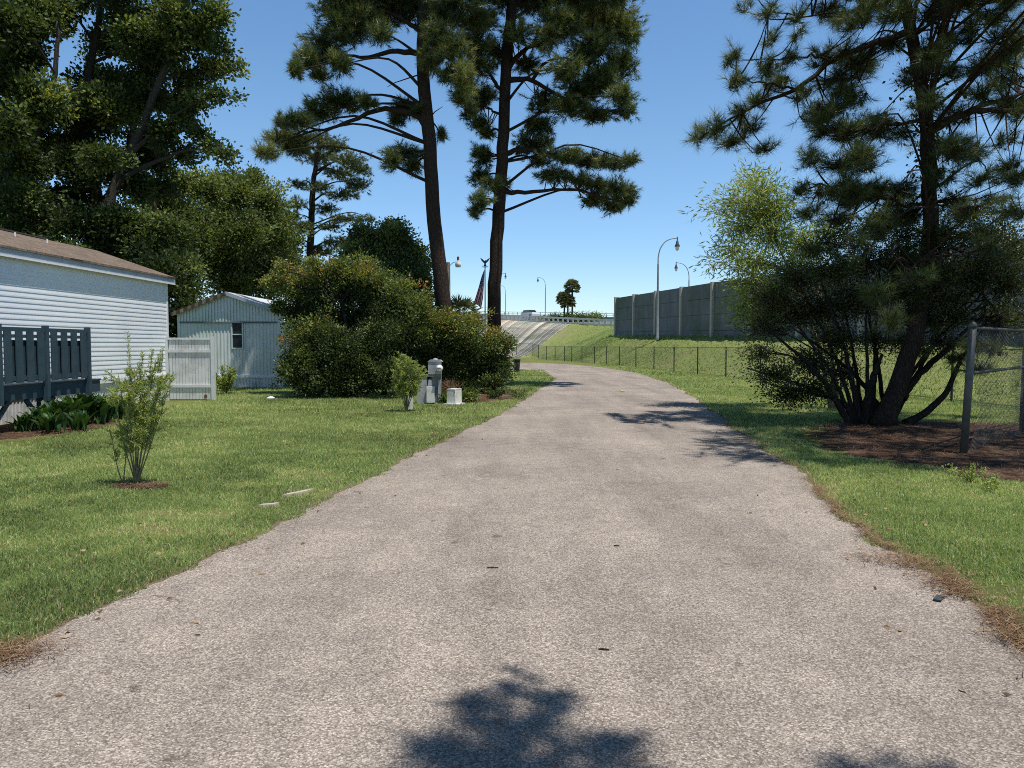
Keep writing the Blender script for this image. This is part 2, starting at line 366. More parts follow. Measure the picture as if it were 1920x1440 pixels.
# ------------------------------------------------------------------ ground, road
g = G(); g.add([(-1500, -300, 0), (1500, -300, 0), (1500, 3000, 0), (-1500, 3000, 0)], quads=[(0, 1, 2, 3)])
g.build('lawn', M['ground'], kind='structure')
LE = np.array([(-6.5, -14), (-4.9, -7), (-3.35, 0), (-2.60, 3.88), (-2.36, 5.16), (-1.95, 7.6), (-1.62, 9.7), (-.85, 14.7), (0, 19.7), (.83, 26.5), (1.70, 33.4), (2.05, 36.6), (2.1, 40.5), (1.76, 46), (.89, 51.3), (-1.5, 55), (-6, 57.5), (-18, 59), (-60, 60)])
RE = np.array([(-1.2, -14), (.3, -7), (1.95, 0), (2.76, 4.14), (2.87, 5.1), (3.01, 6.3), (3.35, 8.33), (3.68, 10.4), (4.09, 13.4), (4.56, 16.8), (5.24, 21), (5.87, 25.6), (6.56, 32), (7.0, 39), (7.2, 45), (6.5, 56), (4.6, 66), (1.4, 71.5), (-6, 72.5), (-18, 69), (-60, 66)])
def rs(c, n):
    c = curve(np.c_[c, np.zeros(len(c))], 300)[:, :2]; d = np.r_[0, np.cumsum(np.linalg.norm(np.diff(c, axis=0), axis=1))]
    t = np.linspace(0, 1, n)**1.0*d[-1]; return np.c_[np.interp(t, d, c[:, 0]), np.interp(t, d, c[:, 1])]
nr = 1500
le, re_ = rs(LE, nr), rs(RE, nr)
def fnoise(n, amp, k):
    x = rng.normal(size=n+k); return np.convolve(x, np.ones(k)/math.sqrt(k), 'valid')[:n]*amp
le[:, 0] += fnoise(nr, .022, 12)+fnoise(nr, .02, 3); re_[:, 0] += fnoise(nr, .025, 14)+fnoise(nr, .022, 3)
le[:, 0] += fnoise(nr, .02, 14)+fnoise(nr, .015, 45); re_[:, 0] += fnoise(nr, .022, 14)+fnoise(nr, .018, 40)
g = G(); cols = 7; rows = []
for i in range(cols):
    t = i/(cols-1); p = le*(1-t)+re_*t; rows.append(np.c_[p, np.full(nr, .006+.02*math.sin(math.pi*t))])
v = np.stack(rows, 1).reshape(-1, 3); i = np.arange(nr-1)[:, None]*cols; j = np.arange(cols-1)[None]
g.add(v, quads=np.stack([i+j, i+j+1, i+j+1+cols, i+j+cols], -1).reshape(-1, 4)); g.build('road', M['road'], smooth=True, kind='structure')
leY, reY = np.argsort(le[:nr//2, 1]), np.argsort(re_[:nr//2, 1])
kl, kr = int(nr*.6), int(nr*.6); oL, oR = np.argsort(le[:kl, 1]), np.argsort(re_[:kr, 1])
def left_edge(y): return np.where(np.asarray(y) < 44, np.interp(y, le[:kl, 1][oL], le[:kl, 0][oL]), np.interp(y, LE[:13, 1], LE[:13, 0]))
def right_edge(y): return np.where(np.asarray(y) < 40, np.interp(y, re_[:kr, 1][oR], re_[:kr, 0][oR]), np.interp(y, RE[:15, 1], RE[:15, 0]))
M['soil'] = surf('bare edge soil', (.1, .075, .05), (.24, .19, .13), 30, .95, .1, bmp=.6, bscale=60)
for ed, sg, nm in ((le, -1, 'soil_edge_left'), (re_, 1, 'soil_edge_right')):
    o1 = ed[:nr*3//4].copy(); o2 = o1.copy(); wn = .04+np.abs(fnoise(len(o1), .05, 10)); o1[:, 0] -= sg*.05; o2[:, 0] += sg*wn
    G().add(np.stack([np.c_[o1, np.full(len(o1), .002)], np.c_[o2, np.full(len(o1), .0035)]], 1).reshape(-1, 3), quads=grid_quads(len(o1), 2)).build(nm, M['soil'], kind='structure')
# mulch beds
def bed(name, pts, m, z=.012, amp=.12, **k):
    p = rs(np.array(pts+[pts[0]]), 90)[:-1]; c = p.mean(0); p = c+(p-c)*(1+rng.normal(size=(len(p), 1))*amp*.35)
    q = c+(p-c)*.6; n = len(p)
    v = np.vstack([np.c_[p, np.full(n, .002)], np.c_[q, np.full(n, z+.03)], [[*c, z+.04]]])
    t = [(2*n, n+i, n+(i+1) % n) for i in range(n)]; qd = [(i, (i+1) % n, n+(i+1) % n, n+i) for i in range(n)]
    G().add(v, tris=t, quads=qd).build(name, m, smooth=True, kind='structure')
bed('mulch_bed_tree', [(5.3, 13.2), (4.9, 11.3), (5.0, 9.9), (5.9, 8.9), (7.2, 7.6), (9.5, 7), (13, 8), (13, 14), (9.6, 16), (7, 16.5)], M['mulch'])
bed('mulch_bed_deck', [(-9.6, 13.0), (-9, 12.7), (-8.3, 13.6), (-8.0, 15), (-8.2, 17.2), (-9.2, 18.2), (-10.2, 17), (-10.2, 13)], M['mulch'])
bed('mulch_bed_bush', [(-2.4, 21.5), (-1.5, 21.2), (-.6, 22.0), (0.1, 24.5), (0.4, 27.5), (-1.2, 29), (-3, 26)], M['mulch'])
bx, by = P(262, 918, 8.6)[0], 8.62
bed('mulch_ring_sapling', [(bx-.34, by), (bx, by-.22), (bx+.3, by-.08), (bx+.25, by+.16), (bx-.1, by+.22)], M['mulch'], z=.0)

# ------------------------------------------------------------------ grass blades
def blades(n, x, y, z, h, w, v, segs=True, lean=.5):
    a = rng.uniform(0, 2*math.pi, n); ln = np.abs(rng.normal(size=n))*lean; ld = rng.uniform(0, 2*math.pi, n)
    b = np.c_[x, y, z]; s = np.c_[np.cos(a), np.sin(a), np.zeros(n)]*(w/2)[:, None]
    l1 = np.c_[np.cos(ld)*ln, np.sin(ld)*ln, np.ones(n)]; l1 = unit(l1)
    l2 = unit(l1+np.c_[np.cos(ld), np.sin(ld), -np.ones(n)*.3]*(ln*1.0)[:, None])
    if segs:
        m_ = b+l1*(h*.55)[:, None]; t = m_+l2*(h*.5)[:, None]
        vv = np.stack([b-s, b+s, m_+s*.8, m_-s*.8, t], 1).reshape(-1, 3); k = np.arange(n)[:, None]*5
        return vv, k+np.array([[3, 2, 4]]), k+np.array([[0, 1, 2, 3]]), np.repeat(v, 5)
    t = b+unit(l1+l2)*h[:, None]
    return np.stack([b-s, b+s, t], 1).reshape(-1, 3), np.arange(3*n).reshape(-1, 3), None, np.repeat(v, 3)
gw = rng.random((64, 64))
def field(x, y, s):
    """smooth value noise on the ground"""
    u, w_ = x/s, y/s; i, j = np.floor(u).astype(int), np.floor(w_).astype(int); f, g_ = u-i, w_-j; f = f*f*(3-2*f); g_ = g_*g_*(3-2*g_)
    A = lambda a, b: gw[a % 64, b % 64]
    return (A(i, j)*(1-f)+A(i+1, j)*f)*(1-g_)+(A(i, j+1)*(1-f)+A(i+1, j+1)*f)*g_
FENCE = np.array([(13.2, 16), (12.6, 22), (12.0, 28), (11.3, 35), (10.85, 39), (10.5, 43.5), (9.9, 47), (9.6, 52), (9.1, 56.5), (8.66, 62), (8.1, 66), (7.4, 69), (6.6, 72.5), (5.9, 76), (5.4, 79), (4.6, 82), (3.8, 85), (3.1, 90), (2.6, 96), (.6, 100), (-9, 109), (-30, 122)])
def fx(y): return np.interp(y, FENCE[:, 1], FENCE[:, 0])
def mulch_mask(x, y):
    a = ((x-8.2)/3.4)**2+((y-12.0)/3.9)**2 < 1+.35*(field(x, y, .7)-.5); b = (x < -8.1) & (y > 12.6) & (y < 18)
    c = (x > 5.6) & (x < 12) & (y < 10) & (x > 5.6+(8.9-y)*.9+.5*(field(x, y, .5)))
    return a | b | c | (((x-bx)/.3)**2+((y-by)/.17)**2 < 1) | (((x+1.1)/1.2)**2+((y-23.9)/2.4)**2 < 1)
gg = G()
for y0, y1, dens, h, w, seg in ((3.0, 5.5, 7000, .04, .0052, True), (5.5, 8, 4800, .042, .006, True), (8, 12, 2600, .045, .008, True), (12, 18, 1000, .055, .013, False), (18, 28, 430, .065, .02, False), (28, 42, 150, .075, .035, False), (42, 66, 60, .09, .06, False)):
    for side in (0, 1):
        wmax = y1*.68+.8
        x0, x1 = (-wmax, left_edge(y1)+.4) if side == 0 else (right_edge(y0)-.2, wmax)
        n = int(dens*(x1-x0)*(y1-y0)); x = rng.uniform(x0, x1, n); y = rng.uniform(y0, y1, n)
        if side == 0: k = (x < left_edge(y)+.02+.14*(field(x, y, .16)-.6)) & ((x > -8.9) | (y < 12.9) | (y > 22.9))
        else: k = (x > right_edge(y)-.02-.16*(field(x, y, .16)-.6)) & ((x < fx(y)-.1) | (y < 30))
        if side == 0 and y0 > 40: k &= (y < 50)
        k &= ~mulch_mask(x, y) & (np.abs(x) < y*.69+.7)
        bare = field(x, y, .55)+.6*field(x+9, y+3, .21); k &= (rng.random(n) > np.clip((bare-1.16)*4, 0, .85))
        edge = (left_edge(y)-x) if side == 0 else (x-right_edge(y))
        x, y, bare, edge = x[k], y[k], bare[k], edge[k]; n = len(x)
        vv = np.clip(.2+.42*field(x, y, 1.7)+.3*(field(x+5, y, .35)-.5)+rng.normal(size=n)*.15+np.clip(bare-.95, 0, 1)*1.1, 0, .95)
        if side == 1: vv = np.clip(vv+.1, 0, .97)
        vv = np.where(rng.random(n) < .035+.12*np.exp(-edge*5), 1, vv)
        hh = h*rng.uniform(.5, 1.25, n)*(.75+.5*field(x, y, .3)); gg.add(*blades(n, x, y, np.zeros(n), hh, w*rng.uniform(.7, 1.3, n), vv, seg, .75))
gg.build('lawn_grass', M['grass'], label='short mown green grass of the lawns on both sides of the road', cat='grass', kind='stuff')

# fallen pine straw and litter along the road edge and in the mulch beds
gs = G()
def strawfield(n, x, y, L=.14, z=.02, v0=.5, w=.004):
    a = rng.uniform(0, 2*math.pi, n); d = np.c_[np.cos(a), np.sin(a), rng.normal(size=n)*.15]; l = L*rng.uniform(.4, 1.1, n)
    b = np.c_[x, y, z+rng.random(n)*.02]; s = np.c_[-np.sin(a), np.cos(a), np.zeros(n)]*w/2
    t = b+d*l[:, None]; t[:, 2] = np.maximum(t[:, 2], .015)
    gs.add(np.stack([b-s, b+s, t], 1).reshape(-1, 3), tris=np.arange(3*n).reshape(-1, 3), a=np.repeat(np.clip(v0+rng.normal(size=n)*.25, 0, 1), 3))
n = 4500; y = 3+rng.random(n)**1.6*14; dn = field(y*0, y, .45)+.5*field(y*0+7, y, .17); x = right_edge(y)+rng.normal(size=n)*(.03+.06*np.clip(dn, 0, 1.5)); k = rng.random(n) < np.clip((dn-.45)*1.6, .1, 1)
strawfield(k.sum(), x[k], y[k], v0=.6)
n = 2500; y = 3+rng.random(n)**1.6*14; dn = field(y*0+20, y, .4); x = left_edge(y)+rng.normal(size=n)*.05+.02; k = rng.random(n) < np.clip((dn-.45)*2, .05, 1)
strawfield(k.sum(), x[k], y[k], .07, v0=.55)
n = 30000; x = rng.uniform(4.9, 12.5, n); y = rng.uniform(7, 16, n); k = mulch_mask(x, y)
strawfield(k.sum(), x[k], y[k], .16, .04, .42, .006)
n = 5000; x = rng.uniform(-10.2, -7.9, n); y = rng.uniform(12.6, 18, n); strawfield(n, x, y, .12, .03, .45, .008)
n = 2500; x = rng.normal(size=n)*.6-.9; y = rng.normal(size=n)*1.2+23.4; strawfield(n, x, y, .1, .04, .55, .012)
n = 500; a = rng.uniform(0, 6.28, n); r = rng.random(n)**.5*.32; strawfield(n, bx+np.cos(a)*r, by+np.sin(a)*r*.6, .08, .03, .35, .008)
n = 3600; y = rng.uniform(3.3, 5.3, n); x = right_edge(y)+rng.normal(size=n)*.07+.03; kk = rng.random(n) < np.clip(field(x, y, .22)*2-.5, 0, 1); n = int(kk.sum()); x, y = x[kk], y[kk]; strawfield(n, x, y, .15, .03, .5)
n = 1500; y = rng.uniform(5.9, 8.6, n); x = right_edge(y)+np.abs(rng.normal(size=n))*.06-.03; strawfield(n, x, y, .12, .03, .6)
n = 900; y = 3.85+rng.normal(size=n)*.1; x = -2.6+rng.normal(size=n)*.12; strawfield(n, x, y, .1, .03, .5)
# a straw drift washed out on the asphalt
n = 500; y = 5.55+rng.normal(size=n)*.14; x = 2.86+rng.normal(size=n)*.14-(y-5.55)*.35; strawfield(n, x, y, .17, .03, .6)
gs.build('pine_straw', M['straw'], label='brown fallen pine needles and mulch litter at the road edge and under the tree', cat='pine straw', kind='stuff')

# ------------------------------------------------------------------ embankment, highway deck
foot = [(14.2, 10), (13.8, 16), (13.2, 22), (12.6, 28), (11.9, 35), (11.1, 43.5), (10.2, 52), (9.3, 62), (8.1, 69), (6.6, 76), (5.4, 82), (4.0, 88), (3.0, 96), (1.2, 101), (-9, 111), (-30, 124), (-70, 150)]
crest = [(23, 10, 1.4), (21.9, 16, 1.45), (20.9, 22, 1.55), (19.9, 28, 1.65), (18.7, 35, 1.8), (17.3, 43.5, 2.0), (15.9, 52, 2.15), (14.2, 62, 2.35), (13.1, 69, 2.45), (11.9, 76, 2.55), (10.6, 83, 2.6), (13.5, 100, 3.6), (15.2, 115, 4.5), (9.7, 124.6, 5.1), (-1.5, 144, 6.4), (-16, 169, 7.9), (-45, 219, 10.5)]
na, nb = 260, 26
fc = curve(np.c_[np.array(foot), np.zeros(len(foot))], 16*16); cc = curve(np.array(crest), 16*16); na = len(fc)
t = np.linspace(0, 1, nb); prof = (t*t*(3-2*t))*.45+t*.55
V = fc[:, None]*(1-t)[None, :, None]+cc[:, None]*t[None, :, None]; V[:, :, 2] = cc[:, 2][:, None]*prof[None]
V[:, 1:-1, 2] += (rng.normal(size=(na, nb-2))*.05); V[:, 0, 2] = .004
ip = int(na*13.0/16)
A = V[:ip+1]; G().add(A.reshape(-1, 3), quads=grid_quads(*A.shape[:2])).build('grass_embankment', M['emb'], smooth=True, kind='structure')
B = V[ip:].copy(); B[:, 1:-1, 2] = cc[ip:, 2][:, None]*prof[None, 1:-1]
# paved slope: separate panels with light joints
m, N, L, b = mat('stained slope paving', .9, .15); ga = N.new('ShaderNodeNewGeometry').outputs['Position']
at = N.new('ShaderNodeAttribute'); at.attribute_name = 'v'
r = ramp(N, [(0, (.11, .12, .1)), (.4, (.2, .2, .18)), (.75, (.34, .33, .28)), (1, (.6, .58, .5))]); L.new(at.outputs['Fac'], r.inputs[0])
n1 = noise(N, L, ga, .25, 6, .7); r1 = ramp(N, [(.35, (.55, .62, .5)), (.5, (1, 1, 1)), (.66, (1.15, .9, .8))]); L.new(n1.outputs[0], r1.inputs[0])
L.new(mixc(N, L, 1., r.outputs[0], r1.outputs[0], 'MULTIPLY'), b.inputs['Base Color']); M['slope'] = m
gp = G(); nB = len(B); gp_step = 1
lens = np.r_[0, np.cumsum(np.linalg.norm(np.diff(B[:, -1], axis=0), axis=1))]
def brow(s):
    k = np.interp(s, lens, np.arange(nB)); i = min(int(k), nB-2); f = k-i; return B[i]*(1-f)+B[i+1]*f
s = 0.; px_ = 0
while s < min(60, lens[-1]-2):
    wj = .16; wp = 1.5
    a_, b_, c_ = brow(s), brow(s+wj), brow(s+wp)
    for e, f, val, dz in ((a_, b_, .95, .05), (b_, c_, float(np.clip(rng.normal(.35, .17), 0, .8)), 0)):
        q = np.stack([e, f], 1)+np.array([0, 0, dz]); gp.add(q.reshape(-1, 3), quads=grid_quads(nb, 2)[:, ::-1], a=np.clip(val+rng.normal()*.03+.25*(np.linspace(0, 1, nb).repeat(2) > .72), 0, 1))
    s += wp
gp.build('paved_slope', M['slope'], kind='structure')
B2 = B[int(np.interp(min(60, lens[-1]-2), lens, np.arange(nB))):]
if len(B2) > 2: G().add(B2.reshape(-1, 3), quads=grid_quads(*B2.shape[:2])).build('grass_embankment_far', M['emb'], smooth=True, kind='structure')
# plateau
M['asph'] = surf('highway asphalt', (.12, .12, .12), (.18, .175, .17), 2, .9, .2)
M['plat'] = surf('verge grass', (.07, .1, .03), (.15, .17, .06), 4, .95, .1)
inner = cc; outer = cc.copy(); iw = int(na*11.2/16)
nrm = np.zeros((na, 3)); nrm[:, 0] = .985; nrm[:, 1] = .166
tt = np.clip((np.arange(na)-na*10/16)/(na*2/16), 0, 1)[:, None]; nrm = unit(nrm*(1-tt)+np.array([.866, .5, 0])*tt)
outer = inner+nrm*15+np.array([0, 0, .8]); far = outer+nrm*1.5+np.array([0, 0, -1.5]); far2 = outer+nrm*25; far2[:, 2] = 0
G().add(np.stack([inner, inner+nrm*2, ], 1).reshape(-1, 3), quads=grid_quads(na, 2)).build('verge_highway', M['plat'], kind='structure')
G().add(np.stack([inner+nrm*2, outer], 1).reshape(-1, 3), quads=grid_quads(na, 2)).build('highway_road', M['asph'], kind='structure')
G().add(np.stack([outer, far, far2], 1).reshape(-1, 3), quads=grid_quads(na, 3)).build('verge_far', M['plat'], kind='structure')
# coarse grass on the embankment
ge = G(); n = 90000
u = rng.random(n); ia = (u**.8*(ip-20)).astype(int); tv = rng.random(n)*(nb-1); j0 = np.minimum(tv.astype(int), nb-2); f = (tv-j0)[:, None]
ia[:26000] = rng.integers(int(ip*.7), ip-2, 26000); u2 = rng.random(n)[:, None]; pa = V[ia, j0]*(1-f)+V[ia, j0+1]*f; pb = V[ia+1, j0]*(1-f)+V[ia+1, j0+1]*f; pp = pa*(1-u2)+pb*u2
top = (tv > nb-2.2)
vv = np.clip(.45+.5*(field(pp[:, 0], pp[:, 1], 2.3)-.5)+rng.normal(size=n)*.17, 0, .98)
ge.add(*blades(n, pp[:, 0], pp[:, 1], pp[:, 2]-.02, np.where(top, .28, .13)*rng.uniform(.4, 1.2, n), np.full(n, .05)*rng.uniform(.6, 1.4, n), vv, False, .6))
ge.build('embankment_grass', M['grass'], label='coarse green grass and weeds on the slope below the concrete wall', cat='grass', kind='stuff')

# ------------------------------------------------------------------ concrete noise wall
M['conc_panel'] = surf('stained concrete panel', (.12, .135, .155), (.2, .218, .24), 1.1, .9, .15, stretch=(1, 1, .25), c3=(.1, .13, .1), s3=.22, bmp=.3, bscale=12)
M['conc_post'] = surf('pale concrete', (.36, .34, .3), (.5, .47, .42), 2, .9, .15)
W0, W1 = np.array([11.1, 82.0]), np.array([11.1+(82-15)*.166, 15.0]); dW = (W1-W0)/np.linalg.norm(W1-W0); LW = np.linalg.norm(W1-W0)
def wbase(y): return np.interp(y, [15, 30, 38.7, 58, 82], [1.4, 1.7, 1.87, 2.28, 2.6])
wall = empty('noise_barrier', (W0[0], W0[1], wbase(82)), label='tall weathered grey concrete barrier wall of stacked panels on the grass bank', cat='wall')
wo = np.array(wall.location); bay = 6.12; nbay = int(LW/bay); nx = np.array([dW[1], -dW[0]]) # toward -x
if nx[0] > 0: nx = -nx
for k in range(nbay+1):
    c = W0+dW*bay*k; zb = wbase(c[1])-.3; zt = wbase(c[1])+4.12-.003*(82-c[1])
    rz = math.atan2(dW[1], dW[0])
    gq = G().bar((c[0]-wo[0], c[1]-wo[1], zb-wo[2]), (c[0]-wo[0], c[1]-wo[1], zt-wo[2]+.03), .46, .32, up=(dW[0], dW[1], 0)); gq.build('post', M['conc_post'], wall)
    if k < nbay:
        e = c+dW*(bay); mb = (c+e)/2
        for r_ in range(4):
            h0 = -.25 if r_ == 0 else .45+(r_-1)*1.22; h1 = .45+r_*1.22 if r_ else .45
            h1 = min(h1, 4.05)
            p0, p1 = c+dW*.17, e-dW*.17
            z0a, z0b = wbase(c[1])+h0+.015, wbase(e[1])+h0+.015; z1a, z1b = wbase(c[1])+h1-.015, wbase(e[1])+h1-.015
            off = nx*.06; bk = -nx*.02
            v = []
            for (q, za, zb2) in ((p0, z0a, z1a), (p1, z0b, z1b)):
                for o_ in (off, bk):
                    for z_ in (za, zb2): v.append((q[0]+o_[0]-wo[0], q[1]+o_[1]-wo[1], z_-wo[2]))
            gpn = G().add(v, quads=[(0, 1, 3, 2), (4, 6, 7, 5), (0, 4, 5, 1), (2, 3, 7, 6), (0, 2, 6, 4), (1, 5, 7, 3)])
            w_ = []
            for (q, za, zb2) in ((p0, z0a-.03, z1a), (p1, z0b-.03, z1b)):
                for o_ in (bk*1.05, bk*3):
                    for z_ in (za, zb2): w_.append((q[0]+o_[0]-wo[0], q[1]+o_[1]-wo[1], z_-wo[2]))
            gpn.add(w_, quads=[(0, 1, 3, 2), (4, 6, 7, 5), (0, 4, 5, 1), (2, 3, 7, 6), (0, 2, 6, 4), (1, 5, 7, 3)]).build('panel', M['conc_panel'], wall)

# ------------------------------------------------------------------ low chain link fence
M['galv'] = surf('dull galvanised steel', (.07, .072, .068), (.13, .13, .12), 6, .55, .4, metal=.3)
M['wire'] = surf('dark wire', (.06, .07, .06), (.12, .13, .12), 6, .6, .3, metal=.2)
M['postdark'] = surf('dark green steel post', (.018, .025, .02), (.045, .05, .04), 6, .6, .3)
fe = empty('chain_link_fence', (*FENCE[4], 0), label='long low chain link fence with dark posts along the foot of the grass bank', cat='fence')
fo = np.array(fe.location); FH = 1.5
for (x, y) in FENCE:
    z0 = max(0, (y-85)*.03); G().tube([(x-fo[0], y-fo[1], z0-.05), (x-fo[0], y-fo[1], z0+FH+.04)], .034, 8).build('post', M['postdark'], fe)
fc2 = FENCE.copy(); dl = np.r_[0, np.cumsum(np.linalg.norm(np.diff(fc2, axis=0), axis=1))]
def fpt(s): return np.c_[np.interp(s, dl, fc2[:, 0])-fo[0], np.interp(s, dl, fc2[:, 1])-fo[1]]
def meshwires(fp, length, h0, h1, pitch, w, zadd=None, nor=(1, 0, 0)):
    g = G(); H = h1-h0; seg = 3
    for sgn in (1, -1):
        s0 = np.arange(-H, length+H, pitch)
        for k in range(seg):
            a, b = k/seg*H, (k+1)/seg*H; sa, sb = s0+sgn*a-(H if sgn < 0 else 0)*0, s0+sgn*b
            if sgn < 0: sa, sb = s0+H-a, s0+H-b
            ok = (np.minimum(sa, sb) >= 0) & (np.maximum(sa, sb) <= length)
            pa, pb = fp(sa[ok]), fp(sb[ok]); n = len(pa)
            za = np.full(n, h0+a); zb = np.full(n, h0+b)
            if zadd is not None: za = za+zadd(pa); zb = zb+zadd(pb)
            A_, B_ = np.c_[pa, za], np.c_[pb, zb]; d = unit(B_-A_); s_ = unit(np.cross(d, np.array(nor)))*w/2; t_ = np.array(nor)*w/2
            v = np.stack([A_-s_, A_+s_, A_+t_, B_-s_, B_+s_, B_+t_], 1).reshape(-1, 3); k6 = np.arange(n)[:, None]*6
            for q in ((0, 1, 4, 3), (1, 2, 5, 4), (2, 0, 3, 5)): g.q.append(k6+np.array([q])+g.n)
            g.v.append(v); g.a.append(np.full(len(v), .5)); g.n += len(v)
    return g
zf = lambda p: np.maximum(0, (p[:, 1]+fo[1]-85)*.03)
meshwires(fpt, dl[-1], .03, FH, .085, .0045, zf).build('wire_mesh', M['wire'], fe)
ss = np.linspace(0, dl[-1], 90); pt = fpt(ss)
G().tube(np.c_[pt, FH+zf(pt)], .014, 5).build('top_rail', M['galv'], fe); G().tube(np.c_[pt, .05+zf(pt)], .006, 4).build('bottom_wire', M['wire'], fe)

# tall chain link gate section on the right
T0, T1, T2 = np.array([6.55, 11.1]), np.array([9.15, 13.75]), np.array([13.4, 17.9])
tf = empty('tall_chain_link_fence', (*T0, 0), label='tall galvanised chain link fence with leaning corner post in the mulch at the right', cat='fence')
G().tube([(0, 0, -.05), (.06, .02, 1.0), (.1, .03, 1.86)], .052, 12).build('corner_post', M['galv'], tf, smooth=True)
G().lathe([(0, 1.95), (.03, 1.94), (.058, 1.9), (.058, 1.86), (0, 1.86)], (.1, .03, 0), 12).build('post_cap', M['galv'], tf, smooth=True)
for q in (T1, T2): G().tube([(q[0]-T0[0], q[1]-T0[1], -.05), (q[0]-T0[0]+.03, q[1]-T0[1], 1.95)], .045, 10).build('post', M['galv'], tf, smooth=True)
dT = (T1-T0)/np.linalg.norm(T1-T0)
for h, nm in ((1.2, 'middle_rail'), (1.85, 'top_rail')): G().tube([(.1, .03, h), (T1[0]-T0[0], T1[1]-T0[1], h+.02), (T2[0]-T0[0], T2[1]-T0[1], h+.03)], .024, 8).build(nm, M['galv'], tf, smooth=True)
G().tube([(.1, .08, .1), (.15, .09, 1.83)], .009, 5).build('tension_bar', M['galv'], tf)
LT = np.linalg.norm(T2-T0)
def tp(s): return np.c_[dT[0]*s+.1+np.sin(s*3)*.02, dT[1]*s+.05+np.sin(s*2.1)*.03]
tw = meshwires(tp, LT, 0, 1.83, .078, .0055, lambda p: .02+.04*np.sin(p[:, 0]*2.2), (1/math.sqrt(2), -1/math.sqrt(2), 0)); tw.build('wire_mesh', M['galv'], tf)

# ------------------------------------------------------------------ mobile home
def cladmat(name, a, b, c3): return surf(name, a, b, .8, .45, .4, stretch=(1, 1, 2.5), c3=c3, s3=.5)
M['siding'] = cladmat('white vinyl siding', (.74, .77, .82), (.82, .84, .87), (.7, .73, .78))
M['trimw'] = surf('white painted trim', (.72, .73, .74), (.82, .82, .82), 3, .5, .4)
M['fascia'] = surf('blue grey fascia', (.3, .35, .41), (.38, .42, .48), 3, .6, .3)
M['skirt'] = surf('ribbed white skirting', (.58, .58, .58), (.72, .72, .71), 2, .5, .4, stretch=(1, 1, .3), c3=(.36, .35, .32), s3=1.2)
m, N, L, b = mat('brown roof shingles', .95, .1); ga = N.new('ShaderNodeNewGeometry').outputs['Position']
br = N.new('ShaderNodeTexBrick'); br.inputs['Scale'].default_value = 1; br.inputs['Brick Width'].default_value = .3; br.inputs['Row Height'].default_value = .14; br.inputs['Mortar Size'].default_value = .008
br.inputs['Color1'].default_value = (.16, .125, .1, 1); br.inputs['Color2'].default_value = (.22, .178, .145, 1); br.inputs['Mortar'].default_value = (.08, .06, .05, 1)
mp = N.new('ShaderNodeMapping'); mp.inputs['Rotation'].default_value = (0, 0, R(90)); L.new(ga, mp.inputs[0]); L.new(mp.outputs[0], br.inputs['Vector'])
n_ = noise(N, L, ga, 12, 6, .7); r_ = ramp(N, [(.3, (.6, .6, .6)), (.7, (1.35, 1.3, 1.25))]); L.new(n_.outputs[0], r_.inputs[0]); L.new(mixc(N, L, 1., br.outputs[0], r_.outputs[0], 'MULTIPLY'), b.inputs['Base Color']); M['shingle'] = m
hx0, hy0, hy1 = -10.10, 6.0, 22.6   # far corner x
home = empty('mobile_home', (-10.10, 22.6, 0), math.atan2(-.03, 1)*-1*0, label='white mobile home with horizontal siding, brown shingle roof and ribbed skirting', cat='mobile home')
def H(x, y, z): return (x+(y)*.03*1.0, y, z)     # local frame: x out of the wall (+ toward road), y along the wall (0 at far end, negative to camera)
Ln = -17.0; Wd = 4.4
def sheet(prof, y0, y1, fn=H):
    """profile (x,z) extruded along y"""
    k = len(prof); v = [fn(a, y0, c) for a, c in prof]+[fn(a, y1, c) for a, c in prof]
    return G().add(v, quads=[(i, i+1, k+i+1, k+i) for i in range(k-1)])
def lap(z0, z1, pitch, lip):
    pr = [(0, z0)]; z = z0
    while z < z1-.01:
        zt = min(z+pitch, z1); pr += [(lip, z+.002), (lip, z+.03), (.001, zt)]; z += pitch
    return pr
G_ = sheet(lap(.77, 3.42, .115, .0115), -.06, Ln); G_.build('siding', M['siding'], home)
fn_end = lambda a, y, c: (y*1.0, a, c)
sheet(lap(.77, 3.42, .115, .0115), -.02, -Wd, lambda a, y, c: (y, a, c)).build('end_siding', M['siding'], home)
gq = G(); gq.prism([(0, 3.42), (-Wd, 3.42), (-Wd+.3, 3.5), (-2.15, 4.3)], -.02, .0, lambda u, v, w: (u, w, v)); gq.build('gable', M['siding'], home)
G().prism([(-.07, .77), (.022, .77), (.022, 3.42), (-.07, 3.42)], -.06, .03, lambda u, v, w: (u, w, v)).build('corner_trim', M['trimw'], home)
def rib(y0, y1, z0, z1, pitch, dep, fn):
    n = int(abs(y1-y0)/pitch); g = G(); pr = []
    for i in range(n):
        s_ = y0+(y1-y0)*i/n; st = (y1-y0)/n
        pr += [(0, s_), (0, s_+st*.45), (dep, s_+st*.55), (dep, s_+st*.9)]
    pr.append((0, y1)); k = len(pr); v = [fn(a, b_, z0) for a, b_ in pr]+[fn(a, b_, z1) for a, b_ in pr]
    return g.add(v, quads=[(i, i+1, k+i+1, k+i) for i in range(k-1)])
rib(0, Ln, 0, .66, .11, .012, lambda a, b_, z: H(a-.05, b_, z)).build('skirting', M['skirt'], home)
rib(0, -Wd, 0, .66, .11, .012, lambda a, b_, z: (b_, a-.05, z)).build('end_skirting', M['skirt'], home)
g = G(); 
for z0, z1, x1 in ((.66, .775, .028),):
    g.add([H(a, y, z) for a in (-.06, x1) for y in (Ln, .03) for z in (z0, z1)], quads=[(0, 1, 3, 2), (4, 6, 7, 5), (0, 4, 5, 1), (2, 3, 7, 6), (0, 2, 6, 4), (1, 5, 7, 3)])
g.build('sill_trim', M['trimw'], home)
